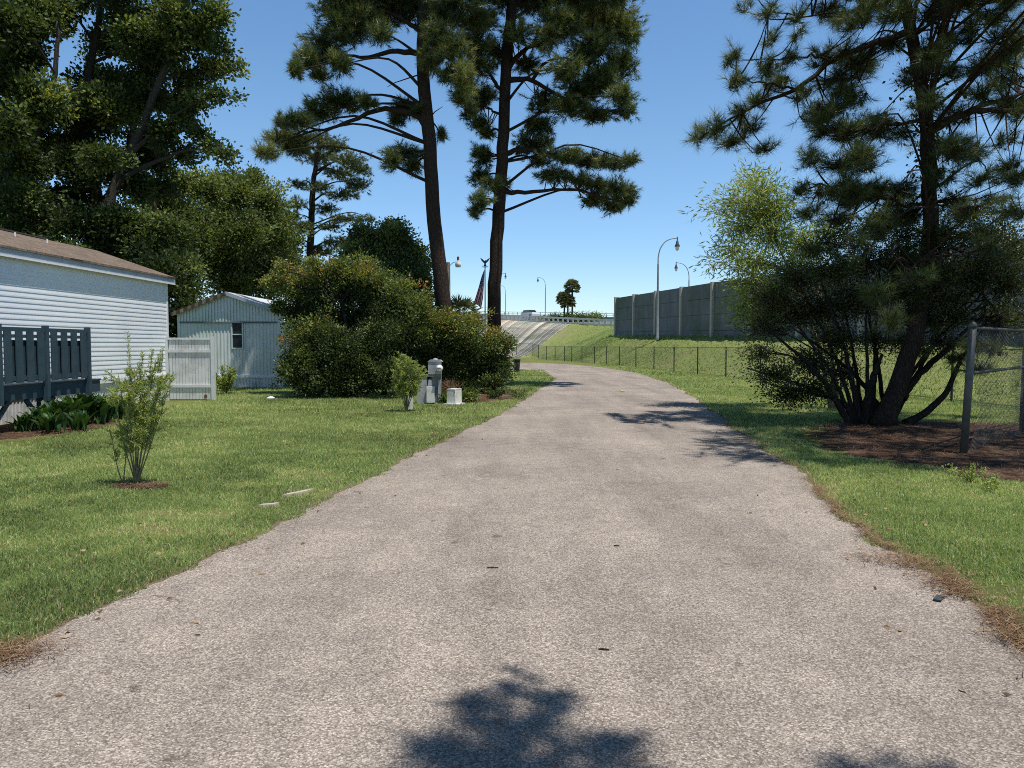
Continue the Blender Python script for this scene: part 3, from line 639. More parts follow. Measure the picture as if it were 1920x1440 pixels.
def hbox(x0, x1, y0, y1, z0, z1): return G().add([H(a, y, z) for a in (x0, x1) for y in (y0, y1) for z in (z0, z1)], quads=[(0, 1, 3, 2), (4, 6, 7, 5), (0, 4, 5, 1), (2, 3, 7, 6), (0, 2, 6, 4), (1, 5, 7, 3)])
hbox(-.05, .10, Ln, .2, 3.42, 3.47).build('soffit', M['trimw'], home)
hbox(.10, .13, Ln, .22, 3.40, 3.60).build('fascia', M['fascia'], home)
hbox(.131, .16, Ln, .22, 3.385, 3.42).build('drip_edge', M['trimw'], home)
pr = [(.16, 3.605), (-2.15, 4.40), (-4.5, 3.62), (-4.5, 3.56), (-2.15, 4.33), (.16, 3.56), (.16, 3.605)]
g = sheet(pr, .25, Ln); b0 = g.n
g.add([H(a, .25, c) for a, c in pr[:6]], quads=[(0, 1, 4, 5), (1, 2, 3, 4)]); g.build('roof', M['shingle'], home)
hbox(-2.2, -2.05, -6.8, -2.2, 4.385, 4.42).build('ridge_cap', surf('dark ridge', (.05, .045, .04), (.09, .08, .07), 8), home)
G().prism([(.16, 3.41), (.16, 3.57), (-2.15, 4.34), (-2.15, 4.2)], .18, .22, lambda u, v, w: (u, w, v)).build('rake_board', M['fascia'], home)
for yy in (-3.1, -4.3): G().tube([H(-1.5, yy, 4.1), H(-1.5, yy, 4.27)], .02, 8).build('vent_pipe', M['trimw'], home)

# ------------------------------------------------------------------ deck
M['slate'] = surf('slate blue paint', (.026, .05, .068), (.043, .074, .095), 5, .55, .35, bmp=.2, bscale=30, c3=(.05, .07, .09), s3=1.5)
dk = empty('deck', (-8.87, 16.5, 0), label='slate blue wooden deck with board railing in front of the white mobile home', cat='deck')
def D(x, y, z): return (x+y*.03, y, z)
def dbox(x0, x1, y0, y1, z0, z1): return G().add([D(a, y, z) for a in (x0, x1) for y in (y0, y1) for z in (z0, z1)], quads=[(0, 1, 3, 2), (4, 6, 7, 5), (0, 4, 5, 1), (2, 3, 7, 6), (0, 2, 6, 4), (1, 5, 7, 3)])
DL = -9.0
g = G()
for i in range(int(-DL/.145)+1):
    y0 = .02-.145*i; q = dbox(-1.1, .04, y0-.138, y0, .862, .895); g.add(np.concatenate(q.v), quads=np.concatenate(q.q))
g.build('floor', M['slate'], dk)
dbox(-.02, .02, DL, -.0, .62, .86).build('rim_beam', M['slate'], dk); dbox(-1.1, -.021, -.04, 0, .62, .86).build('end_beam', M['slate'], dk)
dbox(-.75, -.71, DL, -.05, .6, .86).build('joist', M['slate'], dk)
posts = [-.5, -1.87, -3.17, -4.5, -5.9, -7.3, -8.6]
for y in posts: dbox(.021, .111, y-.045, y+.045, .55, 1.98).build('railing_post', M['slate'], dk)
for y in (-.3, -1.87, -3.17, -6.1, -8.8):
    dbox(-.115, -.025, y-.045, y+.045, 0, .86).build('support_post', M['slate'], dk)
    for s_ in (1, -1):
        if y == -.3 and s_ > 0: continue
        G().bar(D(-.07, y+s_*.04, .22), D(-.07, y+s_*.42, .6), .04, .09).build('knee_brace', M['slate'], dk)
for a, b_ in zip(posts[:-1], posts[1:]):
    dbox(.045, .10, b_+.045, a-.045, 1.86, 1.93).build('top_rail', M['slate'], dk)
    dbox(.048, .088, b_+.045, a-.045, .97, 1.05).build('bottom_rail', M['slate'], dk)
    dbox(.048, .088, b_+.045, a-.045, 1.74, 1.80).build('upper_rail', M['slate'], dk)
    n = 4; st = (a-b_-.09)/n
    for i in range(n):
        c = a-.045-st*(i+.5); dbox(.089, .107, c-.095, c+.095, .93, 1.858).build('board', M['slate'], dk)
    for i in range(n-1):
        c = a-.045-st*(i+1); dbox(.028, .046, c-.142, c+.142, .95, 1.7).build('board', M['slate'], dk)
# second railing far side of deck end
# ------------------------------------------------------------------ white privacy fence
M['vinyl'] = surf('chalky white vinyl', (.56, .57, .57), (.68, .68, .67), 2, .5, .4, c3=(.4, .39, .37), s3=1.1)
x0, x1 = P(318, 700, 22.45)[0], P(397, 700, 22.45)[0]
pf = empty('privacy_fence', (x0, 22.45, 0), label='short white tongue and groove privacy fence joining the end of the mobile home', cat='fence'); w_ = x1-x0
g = G(); nb_ = 13
for i in range(nb_):
    a, c = w_*i/nb_+.006, w_*(i+1)/nb_-.006; g.box(a, c, -.012, .012, .03, 1.77)
g.build('boards', M['vinyl'], pf)
for z in (.38, 1.4): G().box(-.02, w_, -.05, -.013, z, z+.085).build('rail', M['vinyl'], pf)
G().box(-.02, w_, -.045, .03, 1.771, 1.83).build('top_rail', M['vinyl'], pf); G().box(w_+.001, w_+.1, -.055, .045, 0, 1.87).build('post', M['vinyl'], pf)
G().box(-.115, -.021, -.055, .045, 0, 1.86).build('post', M['vinyl'], pf)
G().box(w_-.22, w_-.14, -.035, -.013, .07, .17).build('vent', surf('rusty vent', (.12, .05, .03), (.2, .09, .05), 20), pf)

# ------------------------------------------------------------------ pale metal trailer behind
M['metal_pale'] = surf('pale ribbed metal', (.56, .6, .6), (.68, .7, .69), .8, .45, .4, stretch=(3, 3, .4), c3=(.5, .6, .52), s3=.7)
M['metal_roof'] = surf('white metal roof', (.65, .68, .7), (.75, .77, .78), 2, .4, .5)
Ys = 29.2; sx0 = P(333, 600, Ys)[0]; sx1 = P(533, 600, Ys)[0]; sw = sx1-sx0
sh = empty('metal_trailer', (sx0, Ys, 0), label='pale ribbed metal trailer with gabled roof and one narrow window', cat='mobile home')
zr, za, ze = P(427, 549, Ys)[2], P(333, 603, Ys)[2], P(333, 586, Ys)[2]; zs = P(400, 703, Ys)[2]
ax_ = P(427, 549, Ys)[0]-sx0
wz0, wz1 = P(0, 652, Ys)[2], P(0, 600, Ys)[2]-.04; wx0, wx1 = P(436, 600, Ys)[0]-sx0, P(454, 600, Ys)[0]-sx0
fnS = lambda a, b_, z: (b_, -a, z)
rib(.1, wx0, zs, za, .125, .02, fnS).build('wall_panel', M['metal_pale'], sh); rib(wx1, sw-.28, zs, za, .125, .02, fnS).build('wall_panel', M['metal_pale'], sh)
rib(wx0, wx1, zs, wz0, .1, .02, fnS).build('wall_panel', M['metal_pale'], sh)
G().box(0, .1, -.03, 8, zs, ze).build('corner_post', M['metal_pale'], sh); G().box(sw-.28, sw-.002, -.03, .2, zs, za).build('corner_post', M['metal_pale'], sh)
# gable, ribbed
n = 34; g = G()
for i in range(n):
    xa, xb, xm = sw*i/n, sw*(i+.5)/n, sw*(i+1)/n
    top_ = lambda x: (ze+.02+(zr-ze)*(x/ax_) if x < ax_ else zr-(zr-ze)*(x-ax_)/(sw-ax_))-.02
    for p, q, d in ((xa, xb, -.045), (xb, xm, -.065)): g.add([(p, d, za), (q, d, za), (q, d, top_(q)), (p, d, top_(p))], quads=[(0, 1, 2, 3)])
    g.add([(xb, -.045, za), (xb, -.065, za), (xb, -.065, top_(xb)), (xb, -.045, top_(xb))], quads=[(0, 1, 2, 3)])
g.build('gable', M['metal_pale'], sh); G().box(.1, sw-.28, -.085, -.022, za-.05, za).build('header_trim', surf('dark trim', (.1, .11, .11), (.15, .16, .16)), sh)
# roof
g = G(); e = .14; Lr = 12
A3 = [(-e, ze-.03), (ax_, zr+.03), (sw+e, ze-.03)]
for y in (-.2, Lr):
    g.add([(a, y, z) for a, z in A3]+[(a, y, z-.05) for a, z in A3])
g.q.append(np.array([(0, 1, 7, 6), (1, 2, 8, 7), (0, 3, 4, 1), (1, 4, 5, 2), (3, 9, 10, 4), (4, 10, 11, 5), (2, 5, 11, 8), (0, 6, 9, 3)])); ro = g.build('roof', M['metal_roof'], sh)
for a, b_ in ((A3[0], A3[1]), (A3[2], A3[1])): G().bar((a[0], -.23, a[1]-.06), (b_[0], -.23, b_[1]-.06), .045, .13).build('rake_board', M['fascia'] if a is A3[2] else M['shingle'], sh)
G().box(sw-.02, sw, .2, Lr, zs, ze).build('side_wall', M['metal_pale'], sh)
G().box(0, sw, -.06, .02, zs-.1, zs).build('ledge', M['trimw'], sh); rib(.02, sw-.02, 0, zs-.1, .12, .02, fnS).build('skirting', M['skirt'], sh)
wf = G().box(wx0-.04, wx1+.04, -.05, -.02, wz0-.05, wz0).box(wx0-.04, wx0, -.05, -.02, wz0, wz1).box(wx1, wx1+.04, -.05, -.02, wz0, wz1).box(wx0, wx1, -.048, -.02, (wz0+wz1)/2-.02, (wz0+wz1)/2+.02).build('window', M['metal_pale'], sh)
mg, N, L, b = mat('window glass dark', .08, .6); b.inputs['Base Color'].default_value = (.02, .025, .03, 1)
G().box(wx0, wx1, -.02, 0, wz0, wz1).build('pane', mg, wf)

# ------------------------------------------------------------------ utility pedestal, box, post
M['grey_metal'] = surf('weathered grey metal', (.3, .3, .31), (.4, .4, .41), 6, .5, .4, c3=(.24, .24, .24), s3=4)
M['grey_dark'] = surf('dark grey metal', (.12, .12, .125), (.19, .19, .195), 6, .5, .4)
M['boxgreen'] = surf('off white fibreglass', (.6, .6, .56), (.72, .71, .67), 8, .6, .3, c3=(.5, .48, .42), s3=5)
Yp = 21.2; pc = P(806, 758, Yp); k_ = Yp/F
pe = empty('utility_pedestal', (pc[0], Yp, 0), R(0), label='grey metal utility pedestal with round electric meter in front of the bush', cat='utility pedestal')
def pr_(x0, x1, y0, y1, d0, d1): return G().box((x0-806)*k_, (x1-806)*k_, d0, d1, P(0, y1, Yp)[2], P(0, y0, Yp)[2])
pr_(783, 801, 706, 760, -.12, .1).build('left_cabinet', M['grey_metal'], pe); pr_(782, 828, 702, 705.8, -.14, .14).build('shelf', M['grey_dark'], pe)
pr_(801.4, 816, 724, 754, -.2, -.06).build('door_panel', M['boxgreen'], pe); pr_(810, 828, 706, 760, -.05, .12).build('post', M['grey_dark'], pe)
pr_(804, 828, 678, 701.5, -.15, .15).build('meter_box', M['grey_metal'], pe)
g = G().prism([(-.04-(0), 0), (.36, 0), (.30, .05), (.02, .05)], -.17, .17, lambda u, v, w: (u, w, v+P(0, 678, Yp)[2]+.001)); g.build('cap', M['grey_metal'], pe)
G().lathe([(.07, 0), (.06, .03), (0, .045)], (.16, 0, P(0, 678, Yp)[2]+.052), 12).build('knob', M['grey_metal'], pe, smooth=True)
me_ = G().lathe([(.09, .0), (.09, -.05), (.08, -.07), (.075, -.14), (.05, -.17), (0, -.175)], (.29, -.151, P(0, 690, Yp)[2]), 18, 'y').build('meter', M['trimw'], pe, smooth=True)
G().box(.24, .34, -.345, -.327, P(0, 690, Yp)[2]-.02, P(0, 690, Yp)[2]+.02).build('dial', M['grey_dark'], me_)
pr_(803, 810, 712, 760, -.04, .0).build('conduit', M['trimw'], pe); pr_(822, 827, 712, 745, -.09, -.051).build('breaker_cover', M['grey_metal'], pe)

ub = P(852, 757, 20.8); bo = empty('utility_box', (ub[0], 20.8, 0), R(-22), label='small off white fibreglass utility box with sloping top on a flat pad', cat='utility box')
G().prism([(-.13, .04), (.13, .04), (.115, .43), (-.115, .39)], -.2, .2, lambda u, v, w: (u if True else 0, w, v) ).build('housing', M['boxgreen'], bo)
G().box(-.12, .12, -.205, .205, .412, .436).build('lid', M['boxgreen'], bo)
G().box(-.2, .2, -.27, .27, -.01, .039).build('pad', M['boxgreen'], bo)
G().lathe([(.02, 0), (.018, -.012), (0, -.014)], (.1, -.2, .36), 8, 'y').build('bolt', M['grey_dark'], bo)
wp = P(770, 770, 19.2); wpo = empty('white_post', (wp[0], 19.2, 0), label='peeling white wooden post standing right behind the bushy sapling', cat='post')
M['peel'] = surf('peeling white paint', (.62, .6, .52), (.8, .78, .7), 12, .7, .2, c3=(.3, .27, .2), s3=9)
G().box(-.06, .06, -.05, .05, 0, .86).build('post_body', M['peel'], wpo); G().prism([(-.07, 0), (.07, 0), (0, .06)], -.06, .06, lambda u, v, w: (u, w, v+.861)).build('cap', M['peel'], wpo)
bn = P(969, 698, 46.5); bi_ = empty('trash_bin', (bn[0], 46.5, 0), label='black plastic trash bin at the bend beside the bush', cat='trash bin')
M['black'] = surf('black plastic', (.012, .013, .015), (.025, .026, .03), 6, .5, .4)
G().lathe([(0, 0), (.16, .0), (.2, .66), (.22, .67), (.22, .72), (0, .72)], n=14).build('body', M['black'], bi_, smooth=False); G().lathe([(.23, .721), (.23, .76), (.15, .8), (0, .82)], n=14).build('lid', M['black'], bi_)

# ------------------------------------------------------------------ flag, utility pole, lamps, palms
M['steel'] = surf('silver steel', (.4, .42, .43), (.52, .53, .54), 4, .4, .5, metal=.3)
M['gold'] = surf('dark bronze', (.03, .03, .03), (.07, .065, .06), 4, .5, .5)
fb = P(909.5, 500, 31.0); fpz = fb[2]
fl = empty('flagpole', (fb[0], 31.0, 0), label='thin silver flagpole with a bronze eagle finial between the two tall pine trunks', cat='flagpole')
G().tube([(0, 0, 0), (0, 0, fpz)], [.035, .02], 10).build('pole', M['steel'], fl, smooth=True)
g = G().lathe([(0, fpz), (.05, fpz+.02), (.06, fpz+.05), (.03, fpz+.09), (.015, fpz+.1)], n=10)
g.tube([(0, 0, fpz+.08), (0, 0, fpz+.18), (.02, -.02, fpz+.25)], [.03, .045, .02], 8)
for s_ in (-1, 1):
    g.add([(0, 0, fpz+.1), (0, 0, fpz+.2), (s_*.1, 0, fpz+.3), (s_*.2, 0, fpz+.36), (s_*.13, 0, fpz+.22)], tris=[(0, 1, 2), (0, 2, 4), (2, 3, 4)])
    g.tube([(0, 0, fpz-.02), (s_*.13, 0, fpz+.0)], [.02, .012], 5)
g.build('finial', M['gold'], fl)
m, N, L, b = mat('flag cloth', .8, .1); uv = N.new('ShaderNodeUVMap'); sx = N.new('ShaderNodeSeparateXYZ'); L.new(uv.outputs[0], sx.inputs[0])
def math_(op, a, b2=None):
    n = N.new('ShaderNodeMath'); n.operation = op
    for i_, q in enumerate((a, b2)):
        if q is None: continue
        if isinstance(q, (int, float)): n.inputs[i_].default_value = q
        else: L.new(q, n.inputs[i_])
    return n.outputs[0]
st = math_('LESS_THAN', math_('MODULO', math_('MULTIPLY', sx.outputs[1], 13), 2), 1.0)
c = mixc(N, L, st, (.8, .8, .8), (.6, .03, .05))
cant = math_('MULTIPLY', math_('LESS_THAN', sx.outputs[0], .4), math_('GREATER_THAN', sx.outputs[1], 6/13))
fu = math_('SUBTRACT', math_('FRACT', math_('MULTIPLY', sx.outputs[0], 15)), .5); fv = math_('SUBTRACT', math_('FRACT', math_('MULTIPLY', math_('SUBTRACT', sx.outputs[1], 6/13), 9.3)), .5)
star = math_('LESS_THAN', math_('ADD', math_('MULTIPLY', fu, fu), math_('MULTIPLY', fv, fv)), .07)
blue = mixc(N, L, star, (.015, .025, .12), (.75, .75, .78)); c = mixc(N, L, cant, c, blue); L.new(c, b.inputs['Base Color']); M['flag'] = m
nu, nv = 40, 24; v = []; uvs = []
for i in range(nu):
    for j in range(nv):
        u_, w_ = i/(nu-1), j/(nv-1)         # u along the fly, w down to up the hoist
        hang = u_*(1.32+.02*math.sin(w_*9)); droop_ = (1-w_)
        xx = -.02-.42*u_**.8*(1-.75*droop_) - .02*droop_; zz = fpz-.12-(droop_*.62*(1-.55*u_))-hang*.98
        yy = .05*math.sin(w_*15+u_*3)*min(1, u_*3)
        xx += .02*math.sin(w_*12+u_*4)*min(1, u_*2)
        v.append((xx, yy-.02, zz)); uvs.append((u_, w_))
flag_empty = (fb[0], 31.0, 0)
me = bpy.data.meshes.new('flag'); qd = grid_quads(nu, nv); me.from_pydata([tuple(q) for q in v], [], [tuple(map(int, q)) for q in qd]); ul = me.uv_layers.new(name='UVMap')
for p in me.polygons:
    p.use_smooth = True
    for li in p.loop_indices: ul.data[li].uv = uvs[me.loops[li].vertex_index]
me.materials.append(M['flag']); fo_ = bpy.data.objects.new('flag', me); COL.objects.link(fo_); fo_.location = flag_empty
tag(fo_, 'limp stars and stripes flag hanging down from the flagpole', 'flag')

M['pole_wood'] = surf('weathered pole wood', (.25, .21, .15), (.38, .33, .25), 8, .9, .1, stretch=(1, 1, .1))
up_ = P(840, 500, 36); uo = empty('utility_pole', (up_[0], 36, 0), label='weathered wooden utility pole with a small barn lamp on a curved arm', cat='utility pole'); uz = P(840, 492, 36)[2]
G().tube([(0, 0, 0), (.0, 0, uz)], [.15, .1], 12).build('pole', M['pole_wood'], uo, smooth=True)
G().tube(curve([(.08, 0, uz-.16), (.2, 0, uz-.04), (.32, 0, uz+.02), (.42, 0, uz+.02)], 12), .018, 6).build('arm', M['steel'], uo, smooth=True)
G().lathe([(.05, .12), (.06, .02), (.13, -.02), (.14, -.1), (.12, -.22), (0, -.23)], (.47, 0, uz), 12).build('lamp', M['trimw'], uo, smooth=True)
G().lathe([(0, .28), (.05, .26), (.055, .125), (0, .12)], (.47, 0, uz), 10).build('photocell', surf('rust red', (.2, .06, .04), (.3, .1, .07)), uo)

M['lamp_steel'] = surf('painted grey steel', (.2, .23, .24), (.3, .33, .34), 4, .5, .5)
M['lamp_head'] = surf('dark lamp housing', (.03, .04, .045), (.06, .07, .075), 4, .5, .4)
mg2, N, L, b = mat('lamp globe', .2, .5); b.inputs['Base Color'].default_value = (.7, .72, .72, 1); M['globe'] = mg2
lamp = empty('street_lamp')
G().lathe([(.16, 0), (.16, .3), (.11, .4), (.105, 3.5), (.075, 6.6), (.08, 6.62), (.08, 6.72), (.06, 6.75)], n=12).build('pole', M['lamp_steel'], lamp, smooth=True)
G().tube(curve([(0, 0, 6.7), (.02, 0, 7.4), (.2, 0, 8.1), (.6, 0, 8.65), (1.1, 0, 8.9), (1.65, 0, 8.98)], 24), np.linspace(.055, .04, 20), 8).build('arm', M['lamp_steel'], lamp, smooth=True) if False else None
ap = curve([(0, 0, 6.7), (.02, 0, 7.4), (.2, 0, 8.1), (.6, 0, 8.65), (1.1, 0, 8.9), (1.65, 0, 8.98)], 24)
G().tube(ap, np.linspace(.06, .04, len(ap)), 8).build('arm', M['lamp_steel'], lamp, smooth=True)
G().lathe([(.0, 9.12), (.04, 9.1), (.05, 9.0), (.06, 8.75), (.11, 8.68), (.13, 8.5), (.24, 8.3), (.24, 8.24), (0, 8.24)], (1.68, 0, 0), 12).build('lamp_head', M['lamp_head'], lamp, smooth=True)
G().lathe([(.17, 8.235), (.18, 8.1), (.14, 7.95), (.06, 7.87), (0, 7.86)], (1.68, 0, 0), 12).build('globe', M['globe'], lamp, smooth=True)
lamps = [(1233, 66.5, 0, 'curved arm street lamp standing in front of the concrete wall, tallest in the picture', wbase(66.5)-.3, .97, .0), (1291, 93, 180, 'curved arm street lamp rising from behind the concrete wall', 3.2, .93, 0),
         (1022.5, 150, 180, 'curved arm street lamp on the highway just left of the palm trees', 7.0, .87, 0), (948, 172, 180, 'curved arm street lamp on the highway directly right of the thick pine trunk', 8.0, .78, 0), (932, 142, 0, 'street lamp whose head alone shows beside the thick pine trunk', 6.5, .93, 0)]
for i, (px, Y, rz, lab, zb, s_, _) in enumerate(lamps):
    o = lamp if i == 0 else copy_tree(lamp); p = P(px, 600, Y); o.location = (p[0], Y, zb); o.rotation_euler.z = R(rz); o.scale = (s_, s_, s_)
    tag(o, lab, 'street lamp', 'street lamps along the highway')

# palms
def fan_palm(root, h, r, nfr=34, L=.9, W=.07, lo_=-.6):
    G().tube([(0, 0, 0), (.03, 0, h*.5), (0, 0, h)], [.17, .14, .17], 10).build('trunk', M['bark_grey'], root, smooth=True)
    g = G()
    for i in range(nfr):
        a = rng.uniform(0, 6.28); el = rng.uniform(lo_, 1.35); d = np.array([math.cos(a)*math.cos(el), math.sin(a)*math.cos(el), math.sin(el)]); st = np.array([0, 0, h])+d*.15
        hub = st+d*L*rng.uniform(.5, .8); v_ = float(np.clip(.5+el*.15+rng.normal()*.15, 0, 1))
        if el < -.35: v_ = .95
        g.tube([st, hub], [.012, .01], 3, cap=False)
        side = unit(np.cross(d, [0, 0, 1]+rng.normal(size=3)*.2)); n = 13; th = np.linspace(-1.25, 1.25, n)
        dd = unit(np.cos(th)[:, None]*d+np.sin(th)[:, None]*side+np.array([0, 0, -.28])); leaves(g, np.repeat(hub[None], n, 0), dd, L*.62, W, np.full(n, v_))
    g.build('crown', M['leaf_palm'], root)
for px, top, lab, hh in ((1073, 536, 'tallest of the three palms on the highway mound', 0), (1058, 558, 'short palm on the left of the three on the highway mound', 0), (1064.5, 564, 'middle palm partly hidden by its taller neighbour on the mound', 0)):
    Y = 133.; p = P(px, top, Y); z0 = 6.4
    pr0 = empty('palm_tree', (p[0], Y, z0), label=lab, cat='palm tree', group='palms on the highway mound'); fan_palm(pr0, p[2]-z0-.3, .2, 110, 1.1, .2)
mc = P(1068, 596, 133.)
mound = [((mc[0]+dx, 133+dy, 6.1), (1.9, 1.6, .9), .45) for dx, dy in ((-3.2, 0), (-1.6, .6), (0, -.2), (1.6, .3), (3.2, 0), (4.6, .4))]
broadleaf('palmetto_hedge', 'low green shrub bank under the palms between the highway railings', [([(mc[0], 133, 5.6), (mc[0], 133, 5.9), (mc[0], 133, 6.3)], .05, .03)], mound, M['leaf_mid'], M['bark_dark'], .3, .15, 9000, clump=.4, per=30, cat='shrub', limbs=False)
yc = P(866, 575, 30.); yo = empty('small_palm', (yc[0], 30., 0), label='small spiky fan palm showing above the flowering bush beside the wooden pole', cat='palm tree'); fan_palm(yo, yc[2]-.5, .1, 22, .7, .06, .25)
for q in bpy.data.objects:
    if q.parent == yo and q.name.startswith('trunk'): q.scale = (.6, .6, 1)

# highway railings
M['railc'] = surf('white concrete railing', (.5, .5, .48), (.62, .62, .6), 3, .8, .2)
def railing(name, label, line, base, h, beam, pw, step, mm, thin):
    line = np.array(line, float); d = np.r_[0, np.cumsum(np.linalg.norm(np.diff(line, axis=0), axis=1))]
    root = empty(name, line[0], label=label, cat='railing'); o = line[0]
    for k in range(min(int(d[-1]/step), 95)):
        s_ = k*step; p = np.array([np.interp(s_, d, line[:, i]) for i in range(3)])-o
        G().tube([p, p+[0, 0, h-beam]], pw, 4, cap=False).build('post', mm, root)
    for a, b_ in zip(line[:-1], line[1:]):
        a, b_ = a-o, b_-o
        G().bar(a+[0, 0, h-beam/2], b_+[0, 0, h-beam/2], .25 if not thin else .06, beam).build('beam', mm, root)
        if thin:
            G().bar(a+[0, 0, h*.62], b_+[0, 0, h*.62], .05, .05).build('beam', mm, root); G().bar(a+[0, 0, .2], b_+[0, 0, .2], .3, .4).build('curb', mm, root)
        else: G().bar(a+[0, 0, .1], b_+[0, 0, .1], .35, .22).build('curb', mm, root)
e0 = np.array([.866, .5, 0])
near = [(22, 103, 3.8), (15.2, 115, 4.55), (9.7, 124.6, 5.15), (-1.5, 144, 6.45), (-16, 169, 7.95), (-45, 219, 10.5)]
railing('highway_railing', 'white open concrete post railing along the near edge of the highway', near, 0, .95, .28, .16, 1.45, M['railc'], False)
farr = [(34, 112, 4.9), (27, 122, 5.4), (10.6, 151, 7.0), (-6, 180, 8.5), (-30, 221, 10.6)]
railing('highway_railing', 'thin grey pipe railing along the far edge of the highway', farr, 0, 1.05, .07, .06, 1.9, M['lamp_steel'], True)
# pickup on the highway
cp = P(994, 600, 147.); ca = empty('parked_car', (cp[0], 147., 6.85), R(120), label='white car with dark windows driving on the raised highway', cat='car')
M['carw'] = surf('white car paint', (.75, .76, .77), (.8, .8, .8), 2, .25, .6)
body = [(-2.1, .35), (-2.15, .75), (-2.05, .98), (-1.0, 1.05), (1.9, 1.02), (2.15, .85), (2.15, .4), (1.5, .3), (-1.6, .3)]
G().prism(body, -.85, .85, lambda u, v, w: (u, w, v)).build('body', M['carw'], ca)
G().prism([(-1.2, 1.051), (-.6, 1.5), (1.2, 1.52), (1.85, 1.03)], -.74, .74, lambda u, v, w: (u, w, v)).build('cabin', mg, ca)
for sx_ in (-1.35, 1.35):
    for sy_ in (-.8, .8): G().lathe([(0, -.1), (.3, -.1), (.33, 0), (.3, .1), (0, .1)], (sx_, sy_, .33), 14, 'y').build('wheel', M['black'], ca)

# ------------------------------------------------------------------ TREES
NB = dict(leafm=M['needle'], barkm=M['bark_pine'])
Y1 = 27.0
def pads(lst, Y, dep=.9, v=.5):
    out = []
    for q in lst:
        px, py, rx, ry = q[:4]; vv = q[4] if len(q) > 4 else v; dy = q[5] if len(q) > 5 else rng.normal()*dep
        c, r, _ = blob(px, py, rx, ry, Y+dy); out.append((c, (r[0], max(r[0], .6)*.9, r[2]), vv))
    return out
tr1 = PL([(848, 733), (838, 640), (830, 560), (822, 480), (812, 380), (804, 270), (796, 170), (792, 80), (797, 0), (804, -120), (806, -260), (800, -420)], Y1)
pd1 = pads([(575, 112, 30, 24, .6), (555, 130, 14, 16), (610, 85, 42, 34), (640, 120, 26, 22), (655, 45, 55, 36), (700, 20, 60, 40), (640, 5, 50, 25), (715, 60, 22, 20), (600, 140, 20, 12, .7),
            (640, 188, 50, 20), (690, 190, 20, 14), (600, 208, 40, 20), (560, 225, 32, 17), (535, 258, 42, 17, .8), (500, 285, 24, 15, .75), (555, 275, 24, 16), (530, 228, 20, 10),
            (762, 202, 30, 18), (745, 222, 16, 18), (785, 210, 14, 12), (757, 285, 36, 16), (735, 300, 18, 20), (775, 312, 20, 18), (828, 252, 11, 12),
            (820, 62, 30, 26, .85, -1.2), (850, 90, 32, 34, .85, -1.3), (806, 112, 24, 26, .7, -1), (845, 140, 30, 18, .7, -1), (872, 142, 24, 34, .9, -1.4), (862, 180, 20, 14, .6), (835, 30, 40, 25, .5, -.6),  # high values paint the front clumps as sunlit
            (770, 15, 50, 25, .3), (850, 0, 45, 30, .3), (900, 35, 25, 18, .4), (740, -20, 60, 30), (820, -50, 90, 40), (690, -60, 80, 40), (900, -70, 70, 40), (760, -110, 110, 45), (860, -140, 90, 45), (800, -210, 110, 50), (720, -190, 70, 40), (810, -300, 90, 50), (790, -390, 60, 45)], Y1)
lb1 = [(PL([(802, 245), (788, 220), (760, 210), (725, 205), (690, 214), (650, 232), (610, 243), (575, 248), (520, 268)], Y1), .13, .03),
       (PL([(795, 102), (770, 97), (730, 98), (690, 108), (650, 105), (600, 112)], Y1), .12, .03), (PL([(793, 62), (770, 45), (745, 30), (715, 20), (680, 20)], Y1), .1, .03),
       (PL([(806, 300), (790, 293), (765, 290), (745, 295)], Y1), .05, .015), (PL([(790, 70), (815, 90), (850, 120), (870, 150)], Y1-.8), .07, .02)]
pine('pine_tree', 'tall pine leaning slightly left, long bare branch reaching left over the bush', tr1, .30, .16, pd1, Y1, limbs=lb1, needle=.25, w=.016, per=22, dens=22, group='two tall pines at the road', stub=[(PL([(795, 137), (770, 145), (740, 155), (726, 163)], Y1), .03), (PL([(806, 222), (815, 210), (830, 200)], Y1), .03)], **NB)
Y2 = 30.0
tr2 = PL([(924, 727), (926, 640), (927, 560), (930, 480), (935, 400), (940, 330), (944, 250), (947, 170), (951, 90), (960, 10), (965, -100), (967, -240), (960, -380)], Y2)
pd2 = pads([(1150, 40, 48, 40, .75), (1180, 60, 26, 28, .7), (1100, 30, 50, 36, .75), (1050, 45, 45, 34, .7), (1020, 70, 26, 28, .75), (1110, 90, 50, 30), (1165, 115, 35, 25), (1130, 150, 50, 26), (1165, 180, 28, 24), (1090, 170, 45, 24), (1175, 205, 20, 20), (1120, 215, 35, 16), (1060, 130, 36, 26), (1070, 200, 40, 20), (1020, 190, 32, 24), (1010, 235, 34, 22),
            (1000, 270, 40, 20), (1060, 290, 42, 14), (1110, 300, 40, 16), (1150, 305, 34, 15), (1180, 300, 18, 12), (1010, 300, 22, 16), (1040, 328, 36, 14), (1090, 338, 36, 14), (1130, 350, 36, 18), (1165, 355, 30, 20), (1150, 385, 26, 18), (1110, 375, 26, 12), (1180, 370, 14, 18),
            (905, 290, 24, 24), (900, 330, 22, 18), (925, 345, 26, 14), (900, 375, 22, 22), (890, 398, 12, 10), (940, 350, 22, 14), (880, 205, 18, 20), (900, 232, 22, 16), (915, 250, 16, 12), (872, 165, 22, 20), (905, 180, 30, 24), (895, 125, 34, 22), (890, 80, 36, 26), (930, 100, 28, 26), (900, 40, 40, 24), (970, 60, 26, 24), (990, 120, 28, 20),
            (960, 0, 40, 25), (1010, 0, 50, 30), (1080, -20, 60, 30), (1150, -20, 50, 26), (900, -20, 50, 26), (980, -70, 90, 40), (1080, -90, 90, 40), (900, -110, 70, 40), (990, -160, 110, 45), (1080, -180, 70, 40), (960, -250, 100, 45), (970, -330, 80, 45), (955, -400, 50, 40)], Y2)
